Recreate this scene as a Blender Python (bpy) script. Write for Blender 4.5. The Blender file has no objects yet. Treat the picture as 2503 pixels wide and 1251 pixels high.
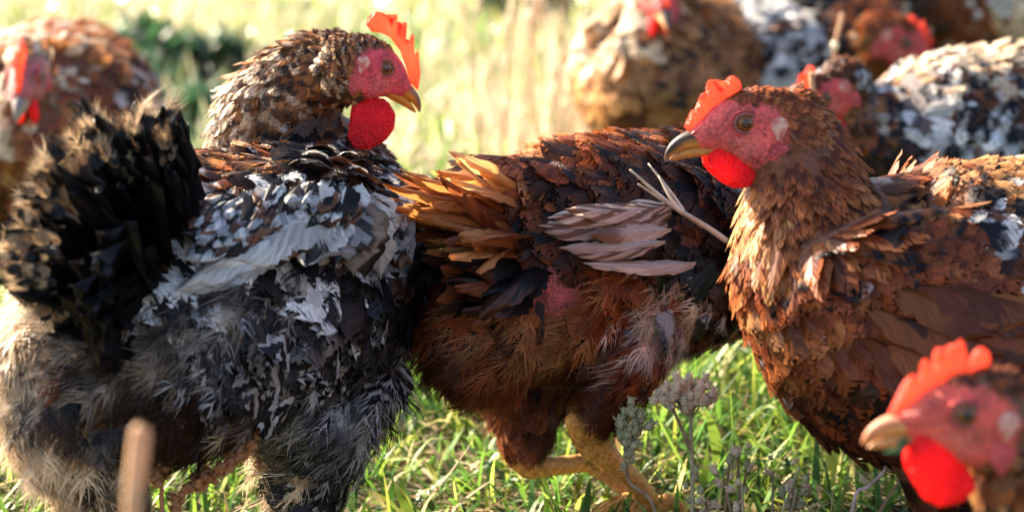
import bpy, bmesh, math, random
import numpy as np
from mathutils import Vector, Matrix
R = math.radians
random.seed(7); rng = np.random.default_rng(7)
S = bpy.context.scene
COL = S.collection

# ------------------------------------------------------------------ camera, sky, sun, exposure
W_PX, H_PX, LENS = 2503.0, 1251.0, 85.0
F_PX = LENS / 36.0 * W_PX
CAM_H, PITCH = 0.547, R(11.8)
cam_d = bpy.data.cameras.new('camera'); cam = bpy.data.objects.new('camera', cam_d); COL.objects.link(cam)
cam.location = (0, 0, CAM_H); cam.rotation_euler = (R(90) - PITCH, 0, 0)
cam_d.lens = LENS; cam_d.sensor_width = 36.0; cam_d.clip_start = 0.05; cam_d.clip_end = 600
cam_d.dof.use_dof = True; cam_d.dof.focus_distance = 1.60; cam_d.dof.aperture_fstop = 6.0
S.camera = cam
C0 = np.array([0, 0, CAM_H]); RIGHT = np.array([1., 0, 0])
FWD = np.array([0, math.cos(PITCH), -math.sin(PITCH)]); UP = np.array([0, math.sin(PITCH), math.cos(PITCH)])

SUN_AZ, SUN_EL = -50.0, 31.0          # degrees clockwise from the viewing direction, degrees above the horizon
world = bpy.data.worlds.new('World'); S.world = world; world.use_nodes = True
wn = world.node_tree; bg = wn.nodes['Background']
sky = wn.nodes.new('ShaderNodeTexSky'); sky.sky_type = 'NISHITA'; sky.sun_disc = False; sky.dust_density = 2.5; sky.air_density = 0.9
sky.sun_elevation = R(SUN_EL); sky.sun_rotation = R(SUN_AZ)
wn.links.new(sky.outputs[0], bg.inputs[0]); bg.inputs[1].default_value = 0.085
sd = bpy.data.lights.new('sun', 'SUN'); sun = bpy.data.objects.new('sun', sd); COL.objects.link(sun)
sd.energy = 5.0; sd.angle = R(0.5); sd.color = (1.0, 0.86, 0.66)
to_sun = Vector((math.sin(R(SUN_AZ)) * math.cos(R(SUN_EL)), math.cos(R(SUN_AZ)) * math.cos(R(SUN_EL)), math.sin(R(SUN_EL))))
sun.rotation_euler = to_sun.to_track_quat('Z', 'Y').to_euler(); sun.location = to_sun * 8
S.view_settings.view_transform = 'Standard'; S.view_settings.look = 'None'
S.view_settings.exposure = 2.45; S.view_settings.gamma = 1.0
S.render.engine = 'CYCLES'
S.cycles.max_bounces = 7; S.cycles.diffuse_bounces = 3; S.cycles.transmission_bounces = 4; S.cycles.glossy_bounces = 2
S.cycles.sample_clamp_indirect = 6.0

# ------------------------------------------------------------------ helpers
def nrm(v):
    v = np.asarray(v, float)
    return v / np.maximum(np.linalg.norm(v, axis=-1, keepdims=True), 1e-9)
def at(px, py, d):
    """a picture point at a given distance along the view, as a point of the place"""
    return C0 + d * (FWD + (px - W_PX / 2) / F_PX * RIGHT + (H_PX / 2 - py) / F_PX * UP)
def on_ground(px, d):
    p = at(px, 0, d); t = (px - W_PX / 2) / F_PX
    y = (d + math.sin(PITCH) * (0 - CAM_H)) / math.cos(PITCH)
    return np.array([d * t, y, 0.0])
def to_px(Pn):
    q = np.asarray(Pn) - C0
    d = q @ FWD
    return np.stack([W_PX / 2 + F_PX * (q @ RIGHT) / d, H_PX / 2 - F_PX * (q @ UP) / d], -1), d
def new_mesh(name, V, F, attrs=None, smooth=True):
    """V (n,3), F list of face arrays (m,3) or (m,4)"""
    me = bpy.data.meshes.new(name)
    F = [np.asarray(f, np.int32) for f in F if len(f)]
    nl = sum(f.size for f in F); npoly = sum(len(f) for f in F)
    me.vertices.add(len(V)); me.vertices.foreach_set('co', np.ascontiguousarray(V, np.float32).ravel())
    me.loops.add(nl); me.loops.foreach_set('vertex_index', np.concatenate([f.ravel() for f in F]))
    me.polygons.add(npoly)
    tot = np.concatenate([np.full(len(f), f.shape[1], np.int32) for f in F])
    me.polygons.foreach_set('loop_start', np.concatenate([[0], np.cumsum(tot)[:-1]]).astype(np.int32))
    me.polygons.foreach_set('loop_total', tot)
    if smooth: me.polygons.foreach_set('use_smooth', np.ones(npoly, bool))
    for k, a in (attrs or {}).items():
        a = np.asarray(a, np.float32)
        if a.ndim == 1: me.attributes.new(k, 'FLOAT', 'POINT').data.foreach_set('value', a)
        elif a.shape[1] == 3: me.attributes.new(k, 'FLOAT_VECTOR', 'POINT').data.foreach_set('vector', a.ravel())
        else: me.attributes.new(k, 'FLOAT_COLOR', 'POINT').data.foreach_set('color', a.ravel())
    me.update(calc_edges=True)
    return me
def link(name, me, mat, parent=None):
    o = bpy.data.objects.new(name, me); COL.objects.link(o)
    if mat is not None and len(me.materials) == 0: me.materials.append(mat)
    if parent is not None:
        o.parent = parent; o.matrix_parent_inverse = Matrix.Translation(-parent_loc(parent))
    return o
def parent_loc(o):
    return o.location.copy() if o.type == 'EMPTY' else Vector((0, 0, 0))
def thing(name, label, cat, loc, group=None):
    o = bpy.data.objects.new(name, None); COL.objects.link(o); o.location = Vector(loc)
    o.empty_display_size = 0.05
    o['label'] = label; o['category'] = cat
    if group: o['group'] = group
    return o
def rgba(c): return (c[0], c[1], c[2], 1.0)

# ------------------------------------------------------------------ materials
def mat_new(name):
    m = bpy.data.materials.new(name); m.use_nodes = True
    m.node_tree.nodes.clear(); return m, m.node_tree.nodes, m.node_tree.links
def N(nodes, t, **kw):
    n = nodes.new(t)
    for k, v in kw.items(): setattr(n, k, v)
    return n
def mth(nodes, links, op, a, b=None, c=None, clamp=False):
    n = nodes.new('ShaderNodeMath'); n.operation = op; n.use_clamp = clamp
    for i, x in enumerate((a, b, c)):
        if x is None: continue
        if isinstance(x, (int, float)): n.inputs[i].default_value = x
        else: links.new(x, n.inputs[i])
    return n.outputs[0]
def sstep(nodes, links, x, e0, e1):
    n = nodes.new('ShaderNodeMapRange'); n.interpolation_type = 'SMOOTHSTEP'
    n.inputs[1].default_value = e0; n.inputs[2].default_value = e1
    links.new(x, n.inputs[0]); return n.outputs[0]
def mixc(nodes, links, f, a, b, blend='MIX'):
    n = nodes.new('ShaderNodeMix'); n.data_type = 'RGBA'; n.blend_type = blend
    for i, x in ((0, f), (6, a), (7, b)):
        if isinstance(x, (int, float)): n.inputs[i].default_value = x
        elif isinstance(x, tuple): n.inputs[i].default_value = x
        else: links.new(x, n.inputs[i])
    return n.outputs[2]

def w_tip(n, l, pat): return mth(n, l, 'LESS_THAN', pat, 0.5)
def feather_material(name, trans=0.36, gloss=0.018, rough=0.42):
    """vanes: two colours of the feather meet in a tip, a lacing or bars; barbs streak them"""
    m, n, l = mat_new(name)
    fa = N(n, 'ShaderNodeAttribute', attribute_name='fa'); fb = N(n, 'ShaderNodeAttribute', attribute_name='fb')
    fu = N(n, 'ShaderNodeAttribute', attribute_name='fuv'); rd = N(n, 'ShaderNodeAttribute', attribute_name='rnd')
    sp = N(n, 'ShaderNodeSeparateXYZ'); l.new(fu.outputs['Vector'], sp.inputs[0])
    u, v, pat = sp.outputs[0], sp.outputs[1], sp.outputs[2]
    av = mth(n, l, 'ABSOLUTE', v)
    bc = mth(n, l, 'MULTIPLY_ADD', av, -0.4, u)
    cv = N(n, 'ShaderNodeCombineXYZ')
    l.new(mth(n, l, 'MULTIPLY', bc, 16.0), cv.inputs[0]); l.new(mth(n, l, 'MULTIPLY', v, 1.3), cv.inputs[1])
    l.new(mth(n, l, 'MULTIPLY', rd.outputs['Fac'], 91.0), cv.inputs[2])
    nz = N(n, 'ShaderNodeTexNoise'); nz.inputs['Scale'].default_value = 1.0; nz.inputs['Detail'].default_value = 2.5
    nz.inputs['Roughness'].default_value = 0.65
    l.new(cv.outputs[0], nz.inputs['Vector'])
    k = nz.outputs['Fac']
    kk = mth(n, l, 'MULTIPLY_ADD', k, 0.7, -0.35)
    tip = sstep(n, l, mth(n, l, 'SUBTRACT', mth(n, l, 'ADD', u, kk), mth(n, l, 'MULTIPLY', pat, w_tip(n, l, pat))), 0.52, 0.72)
    edge = sstep(n, l, mth(n, l, 'ADD', mth(n, l, 'MAXIMUM', av, mth(n, l, 'MULTIPLY', u, 0.92)), mth(n, l, 'MULTIPLY', kk, 0.7)), 0.55, 0.8)
    bar = sstep(n, l, mth(n, l, 'SINE', mth(n, l, 'MULTIPLY_ADD', bc, 17.0, mth(n, l, 'MULTIPLY', kk, 5.0))), -0.25, 0.35)
    w1 = mth(n, l, 'COMPARE', pat, 1.0, 0.3); w2 = mth(n, l, 'COMPARE', pat, 2.0, 0.3); w0 = mth(n, l, 'COMPARE', pat, 0.0, 0.3)
    f = mth(n, l, 'ADD', mth(n, l, 'MULTIPLY', tip, w0), mth(n, l, 'ADD', mth(n, l, 'MULTIPLY', edge, w1), mth(n, l, 'MULTIPLY', bar, w2)))
    c = mixc(n, l, f, fa.outputs['Color'], fb.outputs['Color'])
    g = mth(n, l, 'MULTIPLY', mth(n, l, 'MULTIPLY_ADD', k, 1.7, 0.15), mth(n, l, 'MULTIPLY_ADD', rd.outputs['Fac'], 0.5, 0.75))
    vm = N(n, 'ShaderNodeVectorMath', operation='SCALE'); l.new(c, vm.inputs[0]); l.new(g, vm.inputs['Scale'])
    c = vm.outputs[0]
    d = N(n, 'ShaderNodeBsdfDiffuse'); l.new(c, d.inputs[0])
    t = N(n, 'ShaderNodeBsdfTranslucent'); l.new(c, t.inputs[0])
    mx = N(n, 'ShaderNodeMixShader'); mx.inputs[0].default_value = trans
    l.new(d.outputs[0], mx.inputs[1]); l.new(t.outputs[0], mx.inputs[2])
    gl = N(n, 'ShaderNodeBsdfGlossy'); gl.inputs['Roughness'].default_value = rough
    lw = N(n, 'ShaderNodeLayerWeight'); lw.inputs[0].default_value = 0.35
    m2 = N(n, 'ShaderNodeMixShader'); l.new(mth(n, l, 'MULTIPLY_ADD', mth(n, l, 'POWER', lw.outputs['Facing'], 3.0), 0.09, gloss), m2.inputs[0])
    l.new(mx.outputs[0], m2.inputs[1]); l.new(gl.outputs[0], m2.inputs[2])
    o = N(n, 'ShaderNodeOutputMaterial'); l.new(m2.outputs[0], o.inputs[0])
    return m
M_FEATHER = feather_material('feather_vane')
M_FLIGHT = feather_material('long_feather_vane', trans=0.46, gloss=0.02, rough=0.35)

def skin_material():
    m, n, l = mat_new('hen_skin')
    a = N(n, 'ShaderNodeAttribute', attribute_name='skin')
    tc = N(n, 'ShaderNodeTexCoord')
    nz = N(n, 'ShaderNodeTexNoise'); nz.inputs['Scale'].default_value = 420; nz.inputs['Detail'].default_value = 3
    l.new(tc.outputs['Object'], nz.inputs['Vector'])
    n2 = N(n, 'ShaderNodeTexNoise'); n2.inputs['Scale'].default_value = 90; l.new(tc.outputs['Object'], n2.inputs['Vector'])
    g = mth(n, l, 'MULTIPLY_ADD', nz.outputs['Fac'], 1.7, mth(n, l, 'MULTIPLY_ADD', n2.outputs['Fac'], 1.6, -0.62))
    vm = N(n, 'ShaderNodeVectorMath', operation='SCALE'); l.new(a.outputs['Color'], vm.inputs[0]); l.new(g, vm.inputs['Scale'])
    b = N(n, 'ShaderNodeBsdfPrincipled'); l.new(vm.outputs[0], b.inputs['Base Color'])
    b.inputs['Roughness'].default_value = 0.5; b.inputs['Specular IOR Level'].default_value = 0.35
    bp = N(n, 'ShaderNodeBump'); bp.inputs['Strength'].default_value = 0.9; bp.inputs['Distance'].default_value = 0.0034
    l.new(nz.outputs['Fac'], bp.inputs['Height']); l.new(bp.outputs[0], b.inputs['Normal'])
    o = N(n, 'ShaderNodeOutputMaterial'); l.new(b.outputs[0], o.inputs[0]); return m
M_SKIN = skin_material()

def flesh_material(name, col, tcol, trans=0.5, scale=500):
    m, n, l = mat_new(name)
    tc = N(n, 'ShaderNodeTexCoord')
    nz = N(n, 'ShaderNodeTexVoronoi'); nz.inputs['Scale'].default_value = scale
    l.new(tc.outputs['Object'], nz.inputs['Vector'])
    n2 = N(n, 'ShaderNodeTexNoise'); n2.inputs['Scale'].default_value = 70; n2.inputs['Detail'].default_value = 4
    l.new(tc.outputs['Object'], n2.inputs['Vector'])
    g = mth(n, l, 'MULTIPLY_ADD', n2.outputs['Fac'], 2.0, mth(n, l, 'MULTIPLY_ADD', nz.outputs['Distance'], 260.0 / scale, -0.15))
    vm = N(n, 'ShaderNodeVectorMath', operation='SCALE'); vm.inputs[0].default_value = col; l.new(g, vm.inputs['Scale'])
    b = N(n, 'ShaderNodeBsdfPrincipled'); l.new(vm.outputs[0], b.inputs['Base Color'])
    b.inputs['Roughness'].default_value = 0.45; b.inputs['Specular IOR Level'].default_value = 0.4
    bp = N(n, 'ShaderNodeBump'); bp.inputs['Strength'].default_value = 0.9; bp.inputs['Distance'].default_value = 0.0022
    l.new(nz.outputs['Distance'], bp.inputs['Height']); l.new(bp.outputs[0], b.inputs['Normal'])
    vt = N(n, 'ShaderNodeVectorMath', operation='SCALE'); vt.inputs[0].default_value = tcol; l.new(mth(n, l, 'MULTIPLY_ADD', g, 0.5, 0.5), vt.inputs['Scale'])
    t = N(n, 'ShaderNodeBsdfTranslucent'); l.new(vt.outputs[0], t.inputs[0])
    mx = N(n, 'ShaderNodeMixShader'); mx.inputs[0].default_value = trans
    l.new(b.outputs[0], mx.inputs[1]); l.new(t.outputs[0], mx.inputs[2])
    o = N(n, 'ShaderNodeOutputMaterial'); l.new(mx.outputs[0], o.inputs[0]); return m
M_COMB = flesh_material('comb_flesh', (0.62, 0.075, 0.06), (0.95, 0.27, 0.16), 0.60)
M_WATTLE = flesh_material('wattle_flesh', (0.66, 0.022, 0.035), (0.98, 0.085, 0.06), 0.58)

def noise_mat(name, c1, c2, scale=60, rough=0.6, spec=0.3, bump=0.3, trans=0.0, dist=0.001):
    m, n, l = mat_new(name)
    tc = N(n, 'ShaderNodeTexCoord')
    nz = N(n, 'ShaderNodeTexNoise'); nz.inputs['Scale'].default_value = scale; nz.inputs['Detail'].default_value = 5
    l.new(tc.outputs['Object'], nz.inputs['Vector'])
    f = sstep(n, l, nz.outputs['Fac'], 0.35, 0.65)
    c = mixc(n, l, f, rgba(c1), rgba(c2))
    b = N(n, 'ShaderNodeBsdfPrincipled'); l.new(c, b.inputs['Base Color'])
    b.inputs['Roughness'].default_value = rough; b.inputs['Specular IOR Level'].default_value = spec
    bp = N(n, 'ShaderNodeBump'); bp.inputs['Strength'].default_value = bump; bp.inputs['Distance'].default_value = dist
    l.new(nz.outputs['Fac'], bp.inputs['Height']); l.new(bp.outputs[0], b.inputs['Normal'])
    out = b.outputs[0]
    if trans > 0:
        t = N(n, 'ShaderNodeBsdfTranslucent'); l.new(c, t.inputs[0])
        mx = N(n, 'ShaderNodeMixShader'); mx.inputs[0].default_value = trans
        l.new(b.outputs[0], mx.inputs[1]); l.new(t.outputs[0], mx.inputs[2]); out = mx.outputs[0]
    o = N(n, 'ShaderNodeOutputMaterial'); l.new(out, o.inputs[0]); return m
def attr_mat(name, rough=0.5, spec=0.3, trans=0.0, nscale=300, amp=0.5):
    """colour carried by the vertices (attribute col) with fine relief noise"""
    m, n, l = mat_new(name)
    a = N(n, 'ShaderNodeAttribute', attribute_name='col'); tc = N(n, 'ShaderNodeTexCoord')
    nz = N(n, 'ShaderNodeTexNoise'); nz.inputs['Scale'].default_value = nscale; l.new(tc.outputs['Object'], nz.inputs['Vector'])
    g = mth(n, l, 'MULTIPLY_ADD', nz.outputs['Fac'], 2 * amp, 1 - amp)
    vm = N(n, 'ShaderNodeVectorMath', operation='SCALE'); l.new(a.outputs['Color'], vm.inputs[0]); l.new(g, vm.inputs['Scale'])
    b = N(n, 'ShaderNodeBsdfPrincipled'); l.new(vm.outputs[0], b.inputs['Base Color'])
    b.inputs['Roughness'].default_value = rough; b.inputs['Specular IOR Level'].default_value = spec
    out = b.outputs[0]
    if trans > 0:
        t = N(n, 'ShaderNodeBsdfTranslucent'); l.new(vm.outputs[0], t.inputs[0])
        mx = N(n, 'ShaderNodeMixShader'); mx.inputs[0].default_value = trans
        l.new(b.outputs[0], mx.inputs[1]); l.new(t.outputs[0], mx.inputs[2]); out = mx.outputs[0]
    o = N(n, 'ShaderNodeOutputMaterial'); l.new(out, o.inputs[0]); return m
M_BEAK = attr_mat('beak_horn', 0.5, 0.35, 0.15, 260, 0.45)
M_EAR = noise_mat('earlobe_skin', (0.46, 0.11, 0.09), (0.62, 0.36, 0.27), 210, 0.6, 0.2, 0.5)
M_LOBE = flesh_material('red_lobe', (0.62, 0.095, 0.09), (0.8, 0.14, 0.10), 0.25)
M_IRIS = noise_mat('eye_iris', (0.13, 0.042, 0.010), (0.20, 0.07, 0.016), 900, 0.12, 0.4, 0.0)
M_PUPIL = noise_mat('eye_pupil', (0.004, 0.004, 0.005), (0.006, 0.006, 0.007), 50, 0.05, 0.7, 0.0)
M_LID = noise_mat('eyelid', (0.20, 0.06, 0.05), (0.30, 0.10, 0.08), 400, 0.5, 0.3, 0.4)
M_LEG = noise_mat('leg_scales', (0.52, 0.20, 0.035), (0.74, 0.38, 0.10), 330, 0.5, 0.35, 0.8)
M_CLAW = noise_mat('claw_horn', (0.25, 0.17, 0.10), (0.4, 0.28, 0.18), 100, 0.4, 0.4, 0.2)

# ------------------------------------------------------------------ feather templates
def tpl_contour(seed, nb=15, wmax=0.5, tip=0.58, jag=0.022, taper=0.5, slant=0.22, loose=0.14, pw=2.0):
    """a vane made of its barbs: each barb a narrow blade from the shaft to the rounded edge"""
    r = np.random.default_rng(seed)
    V, F, U = [], [], []
    for sgn in (-1, 1):
        for k in range(nb):
            x1 = 0.10 + 0.90 * k / (nb - 1); du = 0.72 / nb
            prof = lambda q: max(0.04, (taper + (1 - taper) * min(1, q / 0.45)) * max(0.0, 1 - max(0, (q - tip) / (1.03 - tip)) ** pw) ** 0.5)
            jw = 1 + jag * r.normal(); w = prof(x1) * jw; wl, wh = prof(x1 - du * .7) * jw, prof(x1 + du * .7) * jw
            u = max(0.0, x1 - slant * (0.35 + 0.75 * w)) * (0.97 + 0.03 * r.random())
            lo = loose * (r.random() ** 3); z = r.normal() * 0.012 * (1 + 3 * lo)
            x1 = x1 + jag * 0.6 * r.normal() * (1 + 2 * (r.random() < .12))
            o = len(V); xm = u + (x1 - u) * 0.5
            V += [(max(0, u - du), 0, 0), (u + du, 0, 0), (xm - du * .95, sgn * w * .6, z * .4), (xm + du * .95, sgn * w * .6, z * .4), (x1 - du * .7, sgn * wl, z - lo * .05), (x1 + du * .7, sgn * wh, z)]
            U += [(u, 0), (u, 0), (xm, sgn * .6), (xm, sgn * .6), (x1, sgn), (x1, sgn)]
            F += [(o, o + 1, o + 3), (o, o + 3, o + 2), (o + 2, o + 3, o + 5), (o + 2, o + 5, o + 4)]
    return np.array(V), np.array(F), np.clip(np.array(U), -1, 1)
def tpl_hackle(seed, nb=10, jag=0.08):
    return tpl_contour(seed, nb, 0.5, 0.25, jag * .4, 0.7, 0.26, .2, 1.25)
def tpl_down(seed, nb=23, segs=2):
    """a loose feather: barbs of their own fanning off a shaft"""
    r = np.random.default_rng(seed)
    V, F, U = [], [], []
    for k in range(nb):
        for sgn in (-1, 1):
            u0 = 0.05 + 0.8 * (k + r.random() * 0.8) / nb
            ln = (0.30 + 0.55 * r.random()) * (1.15 - 0.45 * u0); out = (0.12 + 0.85 * r.random()) * (1 - 0.45 * u0)
            z0 = r.normal() * 0.14; bw = 0.011 + 0.010 * r.random()
            base = len(V)
            for q in range(segs + 1):
                t = q / segs
                x = u0 + ln * (t * 0.6 + 0.4 * t * t); y = sgn * out * (t ** 0.75) + 0.05 * r.normal() * t; z = z0 * t * t + 0.05 * r.normal() * t
                if q < segs:
                    wv = bw * (1 - 0.5 * t)
                    V += [(x - wv * 0.5, y - sgn * -wv, z), (x + wv * 0.5, y + sgn * -wv, z)]; U += [(min(1, x), sgn * t), (min(1, x), sgn * t)]
                else:
                    V.append((x, y, z)); U.append((min(1, x), sgn * t))
            for q in range(segs - 1):
                a = base + 2 * q; F += [(a, a + 1, a + 3), (a, a + 3, a + 2)]
            a = base + 2 * (segs - 1); F.append((a, a + 1, a + 2))
    # soft vane under the barbs
    b = len(V)
    for i, u in enumerate((0, 0.25, 0.5, 0.72)):
        wv = (0.25, 0.5, 0.45, 0.05)[i]
        V += [(u, -wv, -0.02), (u, wv, -0.02)]; U += [(u, -0.8), (u, 0.8)]
    for i in range(3):
        a = b + 2 * i; F += [(a, a + 1, a + 3), (a, a + 3, a + 2)]
    return np.array(V), np.array(F), np.array(U)
TPL = {0: [tpl_contour(s) for s in range(7)], 1: [tpl_hackle(20 + s) for s in range(6)], 2: [tpl_down(40 + s) for s in range(8)],
       3: [tpl_contour(60 + s, 7) for s in range(5)], 4: [tpl_down(80 + s, 6, 1) for s in range(5)]}

MESS = [0.2]
def place_feathers(kind, p, d, n, L, wr, lift, curv, ca, cb, pat, rnd):
    """many feathers of one kind at once -> vertices, faces, attributes"""
    tl = TPL[kind]; out = []
    which = rng.integers(0, len(tl), len(p))
    for t, (tv, tf, tu) in enumerate(tl):
        s = np.nonzero(which == t)[0]
        if len(s) == 0: continue
        dd, nn = d[s], n[s]; sd_ = np.cross(nn, dd)
        li = lift[s][:, None]
        d2 = np.cos(li) * dd + np.sin(li) * nn; n2 = np.cos(li) * nn - np.sin(li) * dd
        rl = rng.normal(0, MESS[0], len(s))[:, None]           # roll
        s2 = np.cos(rl) * sd_ + np.sin(rl) * n2; n3 = np.cos(rl) * n2 - np.sin(rl) * sd_
        x = tv[:, 0][None, :]; y = tv[:, 1][None, :]; z = tv[:, 2][None, :]
        bend = rng.normal(0, MESS[0] * .45, len(s))[:, None]
        zz = z - curv[s][:, None] * x * x - 0.42 * wr[s][:, None] * y * y
        yy = y * wr[s][:, None] + bend * x * x
        P = p[s][:, None, :] + L[s][:, None, None] * (x[..., None] * d2[:, None] + yy[..., None] * s2[:, None] + zz[..., None] * n3[:, None])
        m = len(tv)
        F = (tf[None] + (np.arange(len(s)) * m)[:, None, None]).reshape(-1, tf.shape[1])
        fuv = np.empty((len(s), m, 3)); fuv[..., :2] = tu[None]; fuv[..., 2] = pat[s][:, None]
        out.append((P.reshape(-1, 3), F, np.repeat(ca[s], m, 0), np.repeat(cb[s], m, 0), fuv.reshape(-1, 3), np.repeat(rnd[s], m)))
    return out
def feathers_object(name, chunks, mat, parent):
    if not chunks: return None
    V, tri, quad, A, B, U, Rn = [], [], [], [], [], [], []
    off = 0
    for P, F, a, b, fu, r in chunks:
        (tri if F.shape[1] == 3 else quad).append(F + off)
        V.append(P); A.append(a); B.append(b); U.append(fu); Rn.append(r); off += len(P)
    F = ([np.concatenate(tri)] if tri else []) + ([np.concatenate(quad)] if quad else [])
    one = lambda x: np.concatenate([np.concatenate(x), np.ones((off, 1))], 1)
    me = new_mesh(name, np.concatenate(V), F, {'fa': one(A), 'fb': one(B), 'fuv': np.concatenate(U), 'rnd': np.concatenate(Rn)})
    return link(name, me, mat, parent)

def long_feather(name, parent, p0, p1, width, nrm_hint, ca, cb, pat=0, curve=0.12, sag=0.1, rows=16, tip=0.72, jag=0.10, split=0.25, mat=None):
    """one quill with vanes: from p0 (root) to p1 (tip); vane faces nrm_hint"""
    p0, p1 = np.asarray(p0, float), np.asarray(p1, float)
    L = np.linalg.norm(p1 - p0); d = (p1 - p0) / L
    n = nrm(nrm_hint - d * np.dot(nrm_hint, d)); s = np.cross(n, d)
    r = np.random.default_rng(int(abs(p0[0] * 7919 + p1[2] * 104729 + p1[0] * 31337) * 1000) % 2**31)
    cols = [-1, -0.5, -0.06, 0.06, 0.5, 1]
    V, U = [], []
    notch = {(-1): 0.0, 1: 0.0}
    for i in range(rows):
        u = i / (rows - 1)
        w = (0.12 + 0.88 * min(1, u / 0.25)) * (1 - max(0, (u - tip) / (1.0001 - tip)) ** 2.0) ** 0.5
        for c in cols:
            sg = -1 if c < 0 else 1; a = abs(c); ww = w; xo = 0
            if a > 0.9:
                cut = split * (r.random() < 0.35) * r.random()
                ww *= 1 - cut + jag * r.normal(); xo = (-0.5 + r.normal() * jag) / rows * 0.8
            if u > 0.9 and a > 0.3: xo += jag * 0.25 * r.normal()
            x = u - 0.10 * a * width / L * 3 * u + xo
            y = c * ww * width * 0.5
            z = -sag * L * u * u + (0.0012 if a < 0.1 else 0) - 0.12 * width * a * a
            V.append(p0 + d * x * L + s * (y + curve * L * u * (1 - u) * 2) + n * z); U.append((u, c, pat))
    nc = len(cols)
    F = [(i * nc + j, i * nc + j + 1, (i + 1) * nc + j + 1, (i + 1) * nc + j) for i in range(rows - 1) for j in range(nc - 1)]
    m = len(V)
    me = new_mesh(name, np.array(V), [np.array(F)], {'fa': np.tile(rgba(ca), (m, 1)), 'fb': np.tile(rgba(cb), (m, 1)), 'fuv': np.array(U), 'rnd': np.full(m, r.random())})
    return link(name, me, mat or M_FLIGHT, parent)

# ------------------------------------------------------------------ solids
def catmull(A, k):
    A = np.asarray(A, float); n = len(A); out = []
    for i in range(n - 1):
        p0, p1, p2, p3 = A[max(0, i - 1)], A[i], A[i + 1], A[min(n - 1, i + 2)]
        for q in range(k):
            t = q / k
            out.append(0.5 * (2 * p1 + (p2 - p0) * t + (2 * p0 - 5 * p1 + 4 * p2 - p3) * t * t + (3 * p1 - p0 - 3 * p2 + p3) * t ** 3))
    out.append(A[-1]); return np.array(out)
def loft_frames(P, lat):
    T = nrm(np.gradient(P, axis=0)); L = lat - T * np.sum(lat * T, 1, keepdims=True); L = nrm(L)
    return T, L, np.cross(T, L)
def loft(P, lat, W, H, nseg=22, cap=True):
    """rings along a line; returns verts, tris"""
    T, L, D = loft_frames(P, lat)
    a = np.linspace(0, 2 * np.pi, nseg, endpoint=False)
    V = P[:, None] + (np.cos(a)[None, :, None] * W[:, None, None]) * L[:, None] + (np.sin(a)[None, :, None] * H[:, None, None]) * D[:, None]
    n = len(P); V = V.reshape(-1, 3)
    i = np.arange(n - 1)[:, None] * nseg; j = np.arange(nseg)[None]; j2 = (j + 1) % nseg
    q = np.stack([i + j, i + j2, i + nseg + j2, i + nseg + j], -1).reshape(-1, 4)
    tris = np.concatenate([q[:, [0, 1, 2]], q[:, [0, 2, 3]]])
    if cap:
        c0 = P[0] - T[0] * min(W[0], H[0]) * 0.7; c1 = P[-1] + T[-1] * min(W[-1], H[-1]) * 0.7
        V = np.concatenate([V, [c0, c1]]); k0 = n * nseg; jj = np.arange(nseg)
        tris = np.concatenate([tris, np.stack([np.full(nseg, k0), (jj + 1) % nseg, jj], 1),
                               np.stack([np.full(nseg, k0 + 1), (n - 1) * nseg + jj, (n - 1) * nseg + (jj + 1) % nseg], 1)])
    return V, tris
def tube(pts, rad, nseg=10, k=5, lat=(0, 1, 0)):
    A = catmull(np.c_[np.array(pts, float), np.array(rad, float)], k)
    T = nrm(np.gradient(A[:, :3], axis=0)); l0 = np.tile(np.array(lat, float), (len(A), 1))
    bad = np.abs(np.sum(l0 * T, 1)) > 0.95; l0[bad] = (1, 0.1, 0.2)
    return loft(A[:, :3], l0, A[:, 3], A[:, 3], nseg)
def merge(parts):
    V, F, o = [], [], 0
    for v, f in parts:
        V.append(v); F.append(f + o); o += len(v)
    return np.concatenate(V), np.concatenate(F)
def ellipsoid(c, ax, n=14, m=9):
    """ax: three axis vectors"""
    V = []; F = []
    for i in range(m + 1):
        th = math.pi * i / m
        for j in range(n):
            ph = 2 * math.pi * j / n
            V.append(c + math.sin(th) * math.cos(ph) * ax[0] + math.sin(th) * math.sin(ph) * ax[1] + math.cos(th) * ax[2])
    for i in range(m):
        for j in range(n):
            a, b = i * n + j, i * n + (j + 1) % n; F += [(a, a + n, b + n), (a, b + n, b)]
    return np.array(V), np.array(F)
def remesh(V, F, voxel, smooth=6):
    me = new_mesh('tmp', V, [F]); o = bpy.data.objects.new('tmp', me); COL.objects.link(o)
    md = o.modifiers.new('r', 'REMESH'); md.mode = 'VOXEL'; md.voxel_size = voxel
    s = o.modifiers.new('s', 'SMOOTH'); s.iterations = smooth; s.factor = 0.5
    dg = bpy.context.evaluated_depsgraph_get(); ev = o.evaluated_get(dg); m2 = bpy.data.meshes.new_from_object(ev)
    bpy.data.objects.remove(o); bpy.data.meshes.remove(me)
    m2.calc_loop_triangles()
    nv = len(m2.vertices); co = np.empty(nv * 3, np.float32); m2.vertices.foreach_get('co', co)
    no = np.empty(nv * 3, np.float32); m2.vertices.foreach_get('normal', no)
    tr = np.empty(len(m2.loop_triangles) * 3, np.int32); m2.loop_triangles.foreach_get('vertices', tr)
    m2.polygons.foreach_set('use_smooth', np.ones(len(m2.polygons), bool))
    return m2, co.reshape(-1, 3).astype(float), no.reshape(-1, 3).astype(float), tr.reshape(-1, 3)
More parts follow.
